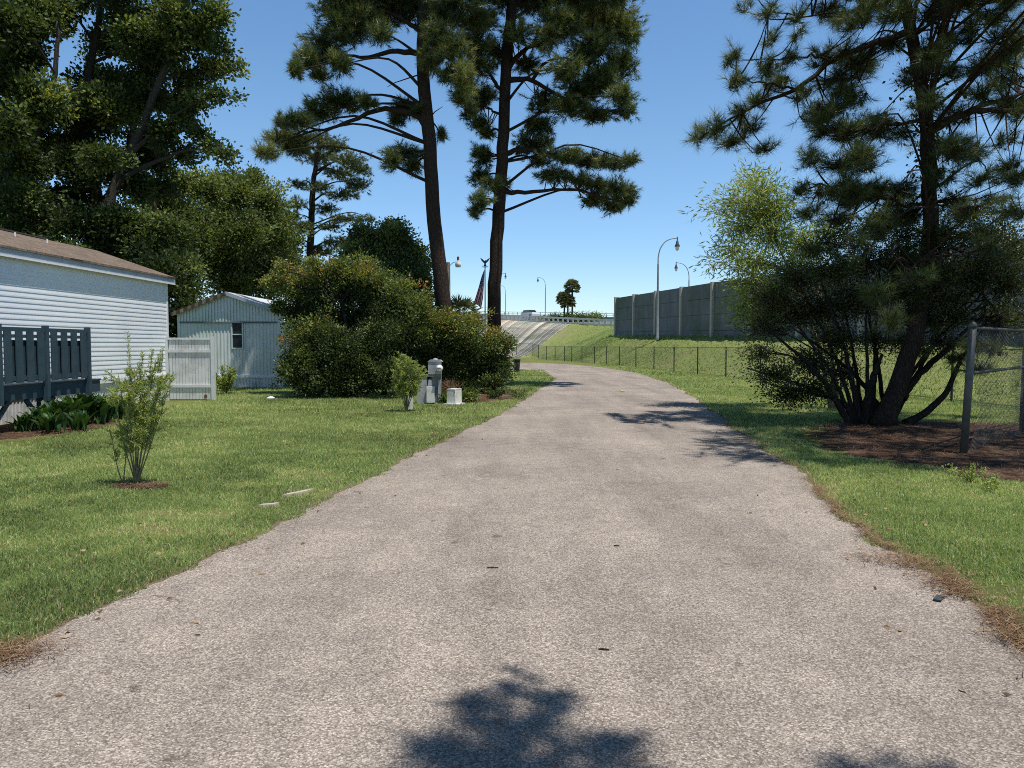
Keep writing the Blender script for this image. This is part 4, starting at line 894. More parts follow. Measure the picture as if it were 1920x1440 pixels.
lb2 = [(PL([(937, 362), (960, 360), (985, 360), (1020, 358), (1060, 355), (1110, 362), (1150, 375)], Y2), .11, .03), (PL([(943, 290), (965, 283), (1000, 280), (1060, 300), (1120, 310), (1165, 308)], Y2), .12, .03),
       (PL([(947, 150), (970, 148), (1000, 150), (1040, 175), (1090, 200), (1140, 205)], Y2), .13, .03), (PL([(948, 140), (965, 110), (990, 90), (1030, 75), (1080, 60), (1140, 60)], Y2), .12, .03),
       (PL([(946, 175), (925, 150), (905, 110), (890, 60)], Y2), .09, .03), (PL([(947, 110), (935, 95), (915, 85), (890, 85)], Y2), .07, .02), (PL([(945, 220), (920, 205), (895, 195)], Y2), .06, .02), (PL([(998, 150), (1020, 120), (1060, 110), (1120, 130), (1165, 150)], Y2), .07, .02)]
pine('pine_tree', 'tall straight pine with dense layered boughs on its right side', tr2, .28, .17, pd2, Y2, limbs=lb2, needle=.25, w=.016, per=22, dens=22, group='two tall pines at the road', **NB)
Y3 = 55.
tr3 = PL([(583, 690), (583, 560), (582, 470), (584, 400), (588, 340), (595, 290), (600, 265)], Y3)
pd3 = pads([(590, 262, 50, 12, .7), (560, 275, 26, 14, .6), (625, 275, 34, 14, .7), (655, 300, 32, 14, .7), (600, 295, 40, 14), (680, 315, 20, 14, .7), (640, 325, 36, 12), (670, 345, 30, 14), (560, 345, 22, 10), (600, 350, 26, 10), (640, 365, 34, 10), (555, 382, 22, 12), (610, 390, 24, 12), (545, 405, 22, 14), (650, 410, 40, 8), (695, 410, 14, 6), (565, 425, 24, 12), (620, 425, 24, 10), (545, 450, 26, 14), (640, 455, 40, 12), (600, 470, 30, 14)], Y3, 1.6)
pine('pine_tree', 'distant flat topped pine standing behind the big bush', tr3, .35, .12, pd3, Y3, needle=.3, w=.04, per=16, dens=6, leafm=M['needle_far'], barkm=M['bark_pine'])
# right hand pine
Y4 = 15.2
tr4 = PL([(1655, 800), (1672, 752), (1692, 700), (1712, 640), (1730, 560), (1740, 480), (1745, 400), (1742, 320), (1738, 250), (1730, 180), (1718, 110), (1702, 30), (1694, -60), (1690, -180), (1680, -300)], Y4)
pd4 = pads([(1312, 252, 24, 20, .6), (1345, 238, 24, 22), (1370, 262, 26, 18), (1400, 240, 24, 20), (1385, 205, 20, 16), (1372, 108, 16, 22, .6), (1385, 150, 24, 16), (1442, 78, 12, 18, .6), (1430, 125, 32, 16), (1455, 155, 34, 18), (1420, 185, 28, 16), (1480, 110, 24, 14), (1500, 175, 20, 14), (1430, 275, 24, 12), (1445, 15, 22, 14), (1495, 65, 12, 12), (1500, 25, 20, 12), (1400, 5, 16, 8),
            (1540, 105, 26, 18), (1580, 100, 26, 18, .7), (1610, 115, 24, 16, .7), (1570, 200, 34, 26), (1600, 180, 30, 20), (1540, 240, 28, 26, .5), (1590, 250, 40, 32, .5), (1520, 295, 20, 26, .65), (1570, 305, 44, 26), (1620, 300, 34, 30), (1650, 250, 30, 24), (1500, 355, 20, 14), (1550, 360, 40, 20), (1600, 370, 40, 22), (1520, 400, 30, 16), (1570, 410, 40, 16), (1640, 360, 30, 24), (1650, 420, 36, 24),
            (1620, 20, 44, 20, .6), (1600, 45, 30, 16, .6), (1680, 20, 40, 26, .5), (1670, 80, 30, 20), (1750, 20, 50, 30), (1800, 60, 44, 30), (1860, 30, 46, 30), (1900, 80, 36, 30), (1840, 120, 44, 20), (1890, 150, 30, 22), (1780, 130, 30, 18), (1560, 10, 40, 16),
            (1790, 285, 40, 22), (1760, 330, 34, 24), (1840, 330, 28, 16, .4), (1885, 310, 22, 12, .4), (1860, 375, 32, 12, .5), (1800, 375, 40, 22), (1770, 430, 44, 26), (1700, 400, 34, 26), (1830, 440, 36, 20), (1690, 470, 40, 22),
            (1672, 600, 26, 26, .9, -1.6), (1640, 550, 26, 20, .4), (1700, 545, 34, 22, .3), (1745, 600, 30, 22, .5), (1880, 588, 28, 14, .8), (1830, 645, 30, 18, .6, -.8), (1860, 655, 24, 14, .6, -.8), (1800, 670, 22, 14, .5), (1720, 655, 20, 16, .6), (1830, 690, 22, 12, .4, -.8), (1780, 560, 40, 22, .4), (1820, 520, 34, 20, .4), (1750, 510, 40, 22, .3), 
            (1640, -60, 80, 35), (1760, -60, 90, 40), (1880, -50, 80, 40), (1540, -50, 60, 26), (1700, -140, 100, 40), (1830, -150, 90, 40), (1690, -230, 80, 40), (1680, -310, 50, 35)], Y4, .8, v=.45)
lb4 = [(PL([(1712, 62), (1670, 72), (1620, 88), (1570, 110), (1530, 140), (1490, 168), (1450, 185), (1410, 200), (1370, 225), (1320, 250)], Y4), .075, .015), (PL([(1580, 105), (1540, 110), (1510, 108), (1470, 112), (1430, 110), (1390, 112)], Y4-.2), .03, .01),
       (PL([(1490, 168), (1440, 155), (1400, 150), (1372, 125)], Y4), .025, .008), (PL([(1742, 245), (1775, 228), (1810, 212), (1860, 205), (1930, 205), (2000, 200)], Y4), .09, .03), (PL([(1810, 212), (1850, 195), (1900, 182), (1960, 165)], Y4), .06, .03), (PL([(1728, 150), (1750, 110), (1760, 70), (1775, 30), (1800, 0)], Y4), .07, .02),
       (PL([(1738, 225), (1700, 230), (1660, 235), (1610, 245), (1570, 255)], Y4-.3), .04, .012), (PL([(1745, 380), (1700, 385), (1650, 370), (1600, 360), (1540, 350)], Y4), .04, .012), (PL([(1740, 480), (1690, 520), (1665, 580)], Y4-1.0), .03, .012), (PL([(1738, 480), (1800, 470), (1850, 560), (1880, 590)], Y4-.2), .03, .012), (PL([(1695, 30), (1650, 15), (1590, 20), (1500, 30), (1440, 20)], Y4), .03, .01)]
for (x, y, h, r) in ((5.2, 9.6, 6.6, .8), (6.2, 9.2, 6.9, .9), (7.3, 8.9, 6.8, .9), (8.3, 8.8, 6.6, .9), (9.4, 9.0, 6.6, .9), (5.6, 10.8, 7.2, .9), (6.8, 10.6, 7.4, 1.), (8.2, 10.3, 7.4, 1.), (9.6, 10.4, 7.2, 1.), (6.4, 12.0, 8, 1.), (7.8, 12.0, 8, 1.1), (9.3, 12., 8, 1.1), (10.6, 11.6, 7.6, 1.), (10.8, 9.9, 6.9, .9), (7.2, 13.6, 9, 1.1), (8.8, 13.7, 9, 1.1), (10.4, 13.4, 8.6, 1.)):
    pd4.append((np.array((x, y, h)), (r, r, r*.4), .5))
r5 = np.random.default_rng(77)
for _ in range(64):
    px, py = r5.uniform(1500, 1990), r5.uniform(-60, 520)
    if px < 1560 and 110 < py < 180 or px < 1530 and py < 90: continue
    c_, r_b, _v = blob(px, py, r5.uniform(24, 44), r5.uniform(16, 28), Y4+r5.normal()*1.6); pd4.append((c_, (r_b[0], r_b[0]*1.2, r_b[2]), r5.uniform(.25, .65)))
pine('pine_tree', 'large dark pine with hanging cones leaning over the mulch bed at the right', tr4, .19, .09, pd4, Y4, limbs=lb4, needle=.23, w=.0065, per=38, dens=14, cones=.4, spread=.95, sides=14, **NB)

# multi stemmed shrub at its base
gsx = P(1630, 800, 15.6)
def bl(lst, Y, dep=.6, v=.5):
    out = []
    for q in lst:
        px, py, rx, ry = q[:4]; vv = q[4] if len(q) > 4 else v; dy = q[5] if len(q) > 5 else rng.normal()*dep
        out.append(blob(px, py, rx, ry, Y+dy, vv))
    return out
stems = []
for i, (tx, ty) in enumerate([(1420, 600), (1455, 560), (1490, 520), (1530, 500), (1570, 510), (1620, 540), (1400, 690), (1650, 480), (1440, 720), (1790, 520), (1850, 540), (1600, 470), (1480, 610), (1890, 470)]):
    b0_ = P(1595+6*i, 800, 15.5+.05*i); b0_[2] = 0
    e_ = P(tx, ty, 15.6+rng.normal()*.5); m1 = b0_+(e_-b0_)*.45+np.array([(e_[0]-b0_[0])*-.08, 0, .1]); stems.append(([b0_, m1, e_], .055 if i % 3 else .075, .014))
stems.append(([P(1700, 795, 15.3), P(1740, 770, 15.3), P(1775, 735, 15.2), P(1795, 690, 15.1), P(1815, 655, 15.0)], .085, .03))
stems.append(([P(1625, 800, 15.6), P(1630, 740, 15.6), P(1640, 700, 15.5), P(1655, 665, 15.5)], .13, .03)); stems.append(([P(1690, 745, 15.4), P(1725, 700, 15.6), P(1780, 650, 15.8), P(1830, 600, 16)], .09, .03))
sb = bl([(1450, 560, 46, 32, .5), (1430, 610, 38, 26), (1500, 520, 54, 34, .5), (1560, 510, 44, 34), (1480, 590, 50, 32), (1540, 580, 50, 36, .3), (1600, 560, 50, 42, .3), (1420, 665, 36, 16), (1450, 700, 44, 22, .3), (1480, 740, 50, 20, .3), (1520, 680, 46, 30, .3), (1570, 640, 44, 34, .3), (1530, 730, 44, 22, .3),
         (1620, 490, 50, 34, .45), (1650, 560, 44, 44, .25), (1700, 500, 50, 40, .3), (1760, 520, 50, 46, .3), (1790, 590, 44, 34, .3), (1820, 520, 44, 40, .3), (1860, 480, 44, 34, .4), (1890, 530, 34, 50, .3), (1720, 590, 44, 34, .25), (1840, 440, 34, 24, .5), (1770, 450, 40, 24, .5), (1890, 440, 26, 20, .5), (1700, 440, 40, 24, .4), (1640, 640, 30, 24, .3), (1870, 600, 30, 30, .3), (1900, 470, 34, 30, .4), (1600, 440, 36, 22, .5), (1550, 455, 30, 18, .5), (1660, 410, 30, 18, .4), (1810, 400, 34, 20, .45), (1880, 400, 24, 16, .5), (1900, 600, 26, 40, .3), (1690, 640, 34, 22, .2), (1760, 640, 34, 20, .25), (1580, 700, 30, 22, .2)], 15.8, .7)
broadleaf('tall_shrub', 'dark multi stemmed shrub fanning out around the base of the leaning pine', stems, sb, M['leaf_dark'], M['bark_dark'], .065, .03, 80000, clump=.13, per=26, cat='shrub', twig=.006, group=None, lo=.45)
# vine leaves on pine trunk -> part of shrub look: climbing vine
gv = G(); tc = curve(np.array(tr4), 60); n = 700; k = rng.integers(int(len(tc)*.42), int(len(tc)*.78), n); ps = tc[k]+rng.normal(size=(n, 3))*[.2, .2, .2]
vb = np.array([tc[k[0]][0], Y4, 0]); leaves(gv, ps-tc[20], unit(rng.normal(size=(n, 3))+[0, 0, -1.2]), .1*rng.uniform(.6, 1.2, n), .05, rng.random(n)*.8); vo_ = gv.build('climbing_vine', M['leaf_dark'], label='leafy vine climbing the upper trunk of the leaning pine', cat='vine'); vo_.location = tc[20]
# pale willow like shrub
Yw = 19.5
ws = [([P(1560, 765, Yw)*[1, 1, 0], P(1520, 600, Yw), P(1440, 420, Yw)], .07, .015), ([P(1565, 765, Yw)*[1, 1, 0], P(1540, 560, Yw), P(1420, 480, Yw)], .05, .012), ([P(1575, 765, Yw)*[1, 1, 0], P(1540, 560, Yw), P(1500, 420, Yw)], .05, .012)]
wb = bl([(1408, 328, 22, 14, .6), (1430, 350, 36, 20, .6), (1380, 375, 34, 20, .6), (1345, 392, 22, 10, .6), (1420, 395, 44, 28, .6), (1460, 385, 28, 30), (1385, 430, 34, 24, .6), (1450, 440, 44, 28, .5), (1370, 470, 28, 18), (1340, 490, 22, 9), (1415, 490, 44, 22, .5), (1500, 460, 36, 28, .4), (1480, 500, 40, 18, .4), (1540, 430, 30, 20, .4), (1400, 530, 36, 18, .4), (1395, 585, 28, 24, .35), (1440, 560, 36, 24, .3)], Yw, .5)
broadleaf('pale_shrub_tree', 'airy yellow green narrow leaved tree between the concrete wall and the leaning pine', ws, wb, M['leaf_willow'], M['stem'], .18, .032, 13500, clump=.19, per=22, lumpy=.45, cat='tree', twig=.008, lo=.4, up=-.25)

# left big trees
def fill(x0, x1, y0, y1, n, rx, ry, v=.5, seed=1):
    r_ = np.random.default_rng(seed); return [(r_.uniform(x0, x1), r_.uniform(y0, y1), rx*r_.uniform(.7, 1.3), ry*r_.uniform(.7, 1.3), v+r_.normal()*.13) for _ in range(n)]
YA = 34.
bA = bl(fill(-120, 90, -120, 420, 30, 48, 34, .45, 3)+[(20, 60, 60, 50, .7), (60, 20, 60, 40, .7)], YA, 2.0)
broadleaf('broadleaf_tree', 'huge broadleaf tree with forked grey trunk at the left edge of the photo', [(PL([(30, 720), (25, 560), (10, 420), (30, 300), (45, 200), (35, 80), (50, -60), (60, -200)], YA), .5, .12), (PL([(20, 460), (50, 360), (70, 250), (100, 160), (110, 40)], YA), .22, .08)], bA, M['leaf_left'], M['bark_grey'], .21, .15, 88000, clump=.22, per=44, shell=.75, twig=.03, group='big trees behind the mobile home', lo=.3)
YB = 37.
bB = bl(fill(90, 300, -100, 430, 32, 46, 32, .4, 9)+[(330, 190, 40, 26), (300, 110, 50, 36), (250, 40, 60, 40)], YB, 2.0)
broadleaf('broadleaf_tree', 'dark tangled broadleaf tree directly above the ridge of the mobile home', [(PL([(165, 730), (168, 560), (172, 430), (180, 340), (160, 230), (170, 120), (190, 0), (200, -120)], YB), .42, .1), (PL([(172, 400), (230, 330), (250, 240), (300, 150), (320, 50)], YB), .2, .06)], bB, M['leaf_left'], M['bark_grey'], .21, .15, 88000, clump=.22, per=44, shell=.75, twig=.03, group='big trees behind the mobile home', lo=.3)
YC = 35.
bC = bl([(400, 30, 28, 30, .7), (370, 70, 36, 30, .65), (330, 40, 44, 36, .55), (410, 90, 20, 12, .6), (400, 128, 36, 14, .7), (445, 128, 18, 8, .75), (360, 150, 28, 18), (415, 180, 26, 12, .65), (375, 190, 26, 14, .6), (345, 220, 26, 22, .5), (310, 250, 30, 24, .4), (370, 250, 18, 14, .5), (395, 275, 22, 12, .5), (425, 290, 18, 12, .5), (350, 290, 24, 16, .4), (300, 310, 26, 20, .35), (330, -40, 60, 40), (390, -60, 40, 40), (300, -100, 70, 40), (280, 180, 30, 26, .3), (260, 350, 30, 30, .35), (240, 420, 34, 36, .3)], YC, 1.2)
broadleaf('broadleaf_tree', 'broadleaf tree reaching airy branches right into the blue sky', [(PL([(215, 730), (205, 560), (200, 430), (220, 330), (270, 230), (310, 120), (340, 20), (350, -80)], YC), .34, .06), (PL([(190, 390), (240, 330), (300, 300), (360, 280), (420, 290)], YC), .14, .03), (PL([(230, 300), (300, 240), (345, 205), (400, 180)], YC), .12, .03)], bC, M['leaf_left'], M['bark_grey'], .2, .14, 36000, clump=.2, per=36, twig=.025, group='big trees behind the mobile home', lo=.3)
# darker trees low behind home
YD = 33.
for (x0, x1, y0, y1, sx_, lab, sd) in ((60, 260, 400, 520, 120, 'dark leafy understorey tree just behind the brown shingle roof', 21), (230, 345, 430, 620, 290, 'dark leafy tree in the gap between the mobile home and the metal trailer', 22), (-90, 80, 360, 470, 10, 'dark leafy understorey tree low at the left edge behind the roof', 23)):
    bD = bl(fill(x0, x1, y0, y1, 13, 38, 32, .3, sd), YD, 1.2)
    broadleaf('understorey_tree', lab, [(PL([(sx_, 730), (sx_, 560), (sx_+10, 460), (sx_, 380)], YD), .16, .05)], bD, M['leaf_left'], M['bark_dark'], .18, .12, 24000, clump=.24, per=40, twig=.02, group='dark understorey trees', lo=.3)
# mid olive trees
YM = 48.
sets = [([(300, 370, 36, 34, .5), (345, 345, 40, 26, .6), (290, 440, 40, 40, .4), (345, 410, 44, 40, .55), (330, 480, 50, 44, .4), (390, 360, 36, 26, .6), (380, 440, 40, 40, .5), (300, 500, 40, 30)], 335, 'olive green rounded tree behind the metal trailer, leftmost of three'),
        ([(420, 345, 40, 24, .6), (455, 365, 36, 30, .6), (420, 410, 50, 40, .55), (460, 440, 40, 40, .5), (410, 480, 50, 40, .4), (440, 530, 50, 36, .35), (475, 340, 28, 20, .6)], 440, 'olive green rounded tree behind the metal trailer roof peak'),
        ([(500, 380, 36, 30, .65), (520, 420, 30, 34, .6), (500, 450, 44, 40, .5), (530, 470, 30, 40, .45), (500, 520, 46, 40, .4), (540, 500, 30, 30), (470, 500, 40, 40, .4)], 505, 'olive green rounded tree just left of the distant pine')]
for i, (lst, tx, lab) in enumerate(sets):
    broadleaf('olive_tree', lab, [(PL([(tx, 700), (tx, 560), (tx+5, 460), (tx, 380)], YM+i), .25, .06)], bl(lst, YM+i, 1.5), M['leaf_mid'], M['bark_grey'], .22, .14, 36000, clump=.25, per=40, lumpy=.6, shell=.7, twig=.03, group='olive green trees behind the metal trailer', lo=.3)
# vine covered tree behind the bush
YV = 32.
broadleaf('vine_covered_tree', 'dense vine covered tree rising behind the big orange tipped bush', [(PL([(740, 720), (742, 600), (745, 500), (740, 430)], YV), .2, .06)], bl([(738, 425, 26, 16, .5), (745, 450, 34, 26, .45), (705, 455, 34, 28, .55), (775, 475, 26, 28, .5), (700, 500, 44, 36, .5), (760, 510, 40, 36, .4), (790, 520, 20, 34, .5), (660, 490, 34, 34, .5), (640, 530, 40, 30, .4), (725, 550, 50, 36, .35), (790, 565, 26, 30, .4), (680, 440, 24, 20, .5)], YV, .7), M['leaf_mid'], M['bark_dark'], .14, .09, 46000, clump=.15, per=40, lumpy=.5, twig=.02, lo=.3)
# big bush
YG = 25.
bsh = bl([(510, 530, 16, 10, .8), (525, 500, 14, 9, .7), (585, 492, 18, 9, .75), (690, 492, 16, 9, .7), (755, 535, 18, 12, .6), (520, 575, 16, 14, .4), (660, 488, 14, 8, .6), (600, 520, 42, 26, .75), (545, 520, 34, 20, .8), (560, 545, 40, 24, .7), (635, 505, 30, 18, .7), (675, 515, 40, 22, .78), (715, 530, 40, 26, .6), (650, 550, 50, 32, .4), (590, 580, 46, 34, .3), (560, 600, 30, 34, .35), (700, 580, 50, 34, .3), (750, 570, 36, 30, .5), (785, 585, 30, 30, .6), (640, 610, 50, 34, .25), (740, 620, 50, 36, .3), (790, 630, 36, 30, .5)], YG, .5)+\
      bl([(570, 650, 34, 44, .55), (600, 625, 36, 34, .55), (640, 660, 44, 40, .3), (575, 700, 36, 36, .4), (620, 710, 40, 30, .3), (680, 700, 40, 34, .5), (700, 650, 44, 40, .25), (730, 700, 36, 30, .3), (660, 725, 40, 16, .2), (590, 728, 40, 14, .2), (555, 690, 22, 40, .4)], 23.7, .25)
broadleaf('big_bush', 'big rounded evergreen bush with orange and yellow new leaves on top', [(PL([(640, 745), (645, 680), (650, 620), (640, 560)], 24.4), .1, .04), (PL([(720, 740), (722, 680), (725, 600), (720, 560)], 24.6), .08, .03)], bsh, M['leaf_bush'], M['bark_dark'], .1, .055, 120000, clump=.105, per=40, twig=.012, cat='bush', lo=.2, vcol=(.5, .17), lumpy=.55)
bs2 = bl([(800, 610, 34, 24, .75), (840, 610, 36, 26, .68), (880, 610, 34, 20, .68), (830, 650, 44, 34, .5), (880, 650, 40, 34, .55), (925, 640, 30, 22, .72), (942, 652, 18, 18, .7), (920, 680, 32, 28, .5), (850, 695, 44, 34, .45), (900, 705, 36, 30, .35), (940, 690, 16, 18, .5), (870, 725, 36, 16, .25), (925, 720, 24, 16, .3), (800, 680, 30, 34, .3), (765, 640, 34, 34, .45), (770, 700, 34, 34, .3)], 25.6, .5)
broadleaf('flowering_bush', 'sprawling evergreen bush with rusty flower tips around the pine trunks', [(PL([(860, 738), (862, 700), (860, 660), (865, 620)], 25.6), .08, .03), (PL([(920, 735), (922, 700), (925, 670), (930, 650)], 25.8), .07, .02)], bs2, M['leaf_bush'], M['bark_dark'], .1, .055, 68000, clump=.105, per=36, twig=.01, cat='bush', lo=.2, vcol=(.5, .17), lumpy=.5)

# ------------------------------------------------------------------ saplings and small plants
def sapling(name, label, base, stems_, leafm, L, W, nleaf, spread, cat='sapling', foli=(.35, 1.), group=None, bushy=0):
    root = empty(name, base, label=label, cat=cat, group=group); gs_, gl = G(), G()
    allp, alld = [], []
    for tip, r0, bend, dens in stems_:
        tip = np.array(tip); c = curve([(0, 0, 0), tip*[.35, .35, .45]+np.array([bend, 0, 0]), tip], 16); gs_.tube(c, np.linspace(r0, .003, len(c)), 6)
        n = int(nleaf*dens); t = rng.uniform(foli[0], 1, n); k = (t*(len(c)-1)).astype(int); p = c[k]
        # side twigs
        nt = int(26*dens)
        if bushy:
            kt = rng.integers(int(len(c)*foli[0]), len(c)-1, nt)
            for q in kt:
                d = unit(np.array([rng.normal(), rng.normal(), rng.uniform(.6, 1.6)])); ln = spread*rng.uniform(.4, 1)*(1.1-.5*q/len(c)); e = c[q]+d*ln; gs_.tube([c[q], c[q]+d*ln*.5, e], [.004, .003, .0015], 3, cap=False)
                m_ = int(n/nt); tt_ = rng.random((m_, 1)); allp.append(c[q]+(e-c[q])*tt_); alld.append(np.repeat(d[None], m_, 0))
        else:
            allp.append(p); alld.append(np.repeat(unit(tip)[None], n, 0))
    p = np.concatenate(allp); d = np.concatenate(alld); n = len(p)
    ld = unit(d*.8+rng.normal(size=(n, 3))*.6); leaves(gl, p, ld, L*rng.uniform(.6, 1.2, n), W, np.clip(.5+rng.normal(size=n)*.2, 0, 1))
    gs_.build('stems', M['stem'], root, smooth=True); gl.build('leaves', leafm, root); return root
b1 = P(256, 912, 8.7); b1[2] = 0
def rel(px, py, Y=8.7, dy=0.): q = P(px, py, Y+dy)-b1; return (q[0], q[1], q[2]+b1[2])
st1 = [(rel(252, 690), .014, 0, 1.2, 0), (rel(290, 680, dy=.1), .013, .02, 1.2), (rel(222, 700, dy=-.1), .011, -.03, .9), (rel(305, 700, dy=-.1), .011, .04, 1), (rel(272, 690, dy=.15), .011, 0, 1.2), (rel(320, 715, dy=.05), .009, .05, .7), (rel(212, 730, dy=.1), .009, -.05, .7), (rel(240, 720, dy=-.2), .009, -.02, .9)]
st1 = [q[:4] for q in st1]
so = sapling('willow_sapling', 'multi stemmed narrow leaved sapling with tall shoots in the near lawn', b1, st1, M['leaf_sapling'], .06, .011, 1050, .27, foli=(.4, 1), bushy=1)
gl2, gs2 = G(), G()
for (tx, ty, x0_, y0_) in ((238, 622, 245, 715), (268, 660, 262, 700), (285, 655, 280, 700), (305, 652, 300, 700), (300, 665, 296, 700)):
    a, e = np.array(rel(x0_, y0_)), np.array(rel(tx, ty)); gs2.tube([a, (a+e)/2+[.01, 0, 0], e], [.005, .004, .002], 4, cap=False); n = 90; t_ = rng.random((n, 1)); p = a+(e-a)*t_
    an = rng.uniform(0, 6.28, n); d = unit(np.c_[np.cos(an), np.sin(an), np.full(n, .7)]); leaves(gl2, p, d, .045, .009, np.clip(.55+rng.normal(size=n)*.2, 0, 1))
gs2.build('shoots', M['stem'], so); gl2.build('shoot_leaves', M['leaf_sapling'], so)
b1b = b1+[-.17, .03, 0]
sapling('willow_sapling', 'thin forked side sapling growing left of the taller one in the near lawn', b1b, [((-.12, 0, .62), .008, -.03, .5), ((.05, .02, .75), .008, .02, .5)], M['leaf_sapling'], .05, .011, 300, .15, foli=(.45, 1), bushy=1)
Y2s = 18.6; b2 = P(762, 772, Y2s); b2[2] = 0
def rel2(px, py): q = P(px, py, Y2s+rng.normal()*.12)-b2; return tuple(q+[0, 0, 0])
sapling('bushy_sapling', 'small bushy rounded sapling with bare lower stems in front of the pedestal', b2, [(rel2(a, c), .014, .0, 1.) for a, c in ((742, 680), (758, 664), (772, 672), (788, 690), (750, 700), (780, 705), (765, 690), (735, 705), (797, 700))], M['leaf_sapling'], .075, .022, 800, .34, foli=(.45, 1), bushy=1)
# broad lance leaf clumps in front of the deck
def lance(root, n, h, w, v0):
    g = G()
    for i in range(n):
        a = rng.uniform(0, 6.28); out = rng.uniform(.12, .55)*h; hh = h*rng.uniform(.6, 1.05); b_ = rng.normal(size=3)*[.07, .07, 0]; d = np.array([math.cos(a), math.sin(a), 0]); s_ = np.array([-math.sin(a), math.cos(a), 0])
        s_ = unit(s_+rng.normal(size=3)*.3); pts = []; ts = (0, .3, .55, .8, 1); ws_ = (.12, .7, 1, .65, .02)
        for t_, q in zip(ts, ws_):
            c = b_+d*out*t_**1.7+np.array([0, 0, hh*(t_-.25*t_**3)]); pts += [c-s_*w*q/2, c+[0, 0, -.008], c+s_*w*q/2]
        k = np.arange(4)[:, None]*3; g.add(pts, quads=np.vstack([k+np.array([[0, 1, 4, 3]]), k+np.array([[1, 2, 5, 4]])]), a=float(np.clip(v0+rng.normal()*.22, 0, 1)))
    g.build('leaves', M['leaf_lance'], root)
spots = [(47, 815, 14.0, .45, 'low outermost leaf clump beside the deck post'), (78, 800, 14.2, .6, 'dark glossy leaf clump against the ribbed skirting'), (105, 806, 14.6, .78, 'broad leaf clump under the left end of the visible deck beam'), (130, 800, 14.9, .82, 'tall broad leaf clump under the middle of the deck beam'), (158, 800, 15.2, .85, 'tall glossy leaf clump below the deck corner'), (185, 798, 15.5, .8, 'leaf clump right under the deck corner post'), (205, 800, 15.9, .7, 'leaf clump directly left of the near sapling'), (150, 812, 14.3, .5, 'short leaf clump at the lawn edge below the deck corner'), (225, 795, 16.2, .7, 'leaf clump showing behind the near sapling'), (100, 812, 13.9, .5, 'short leaf clump at the lawn edge under the deck beam')]
lroot = None
for i, (px, py, Y, h, lab) in enumerate(spots):
    p = P(px, py, Y); o = empty('lance_leaf_plant', (p[0], Y, .03), label=lab, cat='plant', group='broad leaved clumps in the deck bed'); lance(o, 34, h, .1*h/.7+.02, .4 if i not in (3, 6, 8) else .65)
# weeds and small plants
def weed(name, lab, px, Y, h, r, m_, L, W, n, cat='plant', v=.6, group=None):
    p = P(px, 700, Y); o = empty(name, (p[0], Y, 0), label=lab, cat=cat, group=group); g, gs_ = G(), G()
    for i in range(max(5, n//45)):
        tip = np.array([rng.normal()*r, rng.normal()*r, h*rng.uniform(.5, 1.05)]); gs_.tube([(0, 0, 0), tip*[.5, .5, .6], tip], [.006, .005, .002], 3, cap=False)
        k = 45; t_ = rng.uniform(.25, 1, (k, 1)); pp_ = tip*t_; leaves(g, pp_+rng.normal(size=(k, 3))*.02, unit(rng.normal(size=(k, 3))+[0, 0, .5]), L*rng.uniform(.6, 1.2, k), W, np.clip(v+rng.normal(size=k)*.2, 0, 1))
    gs_.build('stems', M['stem'], o); g.build('leaves', m_, o)
weed('weedy_plant', 'pale green weedy clump growing beside the white privacy fence', 424, 25.5, .95, .28, M['leaf_willow'], .12, .05, 1500)
weed('strap_leaf_plant', 'strappy green plant right of the small utility box', 878, 21.6, .34, .2, M['leaf_lance'], .2, .03, 700, v=.85)
weed('strap_leaf_plant', 'strappy green plant between the pedestal and the small utility box', 832, 21.2, .28, .12, M['leaf_lance'], .16, .03, 400, v=.85)
weed('dead_shrub', 'dry brown dead twigs behind the small utility box', 845, 22.0, .62, .16, M['straw'], .2, .008, 900, cat='shrub', v=.5)
weed('small_shrub', 'little leafy shrub in the grass at the right end of the flowering bush', 970, 23.2, .3, .25, M['leaf_mid'], .07, .03, 500, cat='shrub', v=.5)
weed('low_shrub', 'low green shrublet at the lower edge of the flowering bush', 925, 22.8, .35, .25, M['leaf_bush'], .08, .04, 600, cat='shrub', v=.45)
weed('small_weed', 'tiny pale weed at the grass edge below the leaning post', 1826, 8.9, .2, .1, M['leaf_willow'], .05, .02, 200, v=.7, group='tiny weeds in the mulch'); weed('small_weed', 'tiny pale weed in the sunny mulch at the right edge', 1868, 8.4, .16, .09, M['leaf_willow'], .05, .02, 150, v=.7, group='tiny weeds in the mulch')

# pine behind the camera that throws the shadow at the bottom of the picture

def src(x, y, h): return (x+SX*h, y+SY*h, h)
b5 = (4.6, -3.2, 0)
pd5 = []
for (x, y, r, h) in ((.0, 3.55, .16, 8.2), (-.14, 3.35, .2, 8.0), (.16, 3.38, .18, 8.4), (.0, 3.1, .34, 8.4), (-.3, 2.92, .22, 8.1), (.34, 2.95, .22, 8.5), (.0, 2.7, .45, 8.6), (.45, 2.6, .3, 8.8), (-.45, 2.5, .35, 8.3), (1.28, 2.86, .16, 8.3), (1.55, 2.8, .15, 8.4), (1.4, 2.5, .3, 8.6), (-.1, 2.0, .6, 9), (.9, 1.9, .6, 9), (.4, 1.2, .8, 9.4), (1.8, 1.7, .6, 9), (1.2, .8, 1.0, 9.6), (2.2, 1.0, .9, 10), (2.0, -.2, 1.3, 10.5), (3.2, -.6, 1.4, 11)):
    pd5.append((src(x, y, h), (r, r, r*.55), .5))
lb5 = [([(4.6, -3.2, 5.2), (3.9, -1.6, 7.2), (3.0, -.2, 8.3), (2.25, .95, 8.4)], .12, .03), ([(4.4, -2.8, 6.5), (4.2, -1, 8.5), (3.6, .3, 8.6), (3.6, .7, 8.4)], .08, .02)]
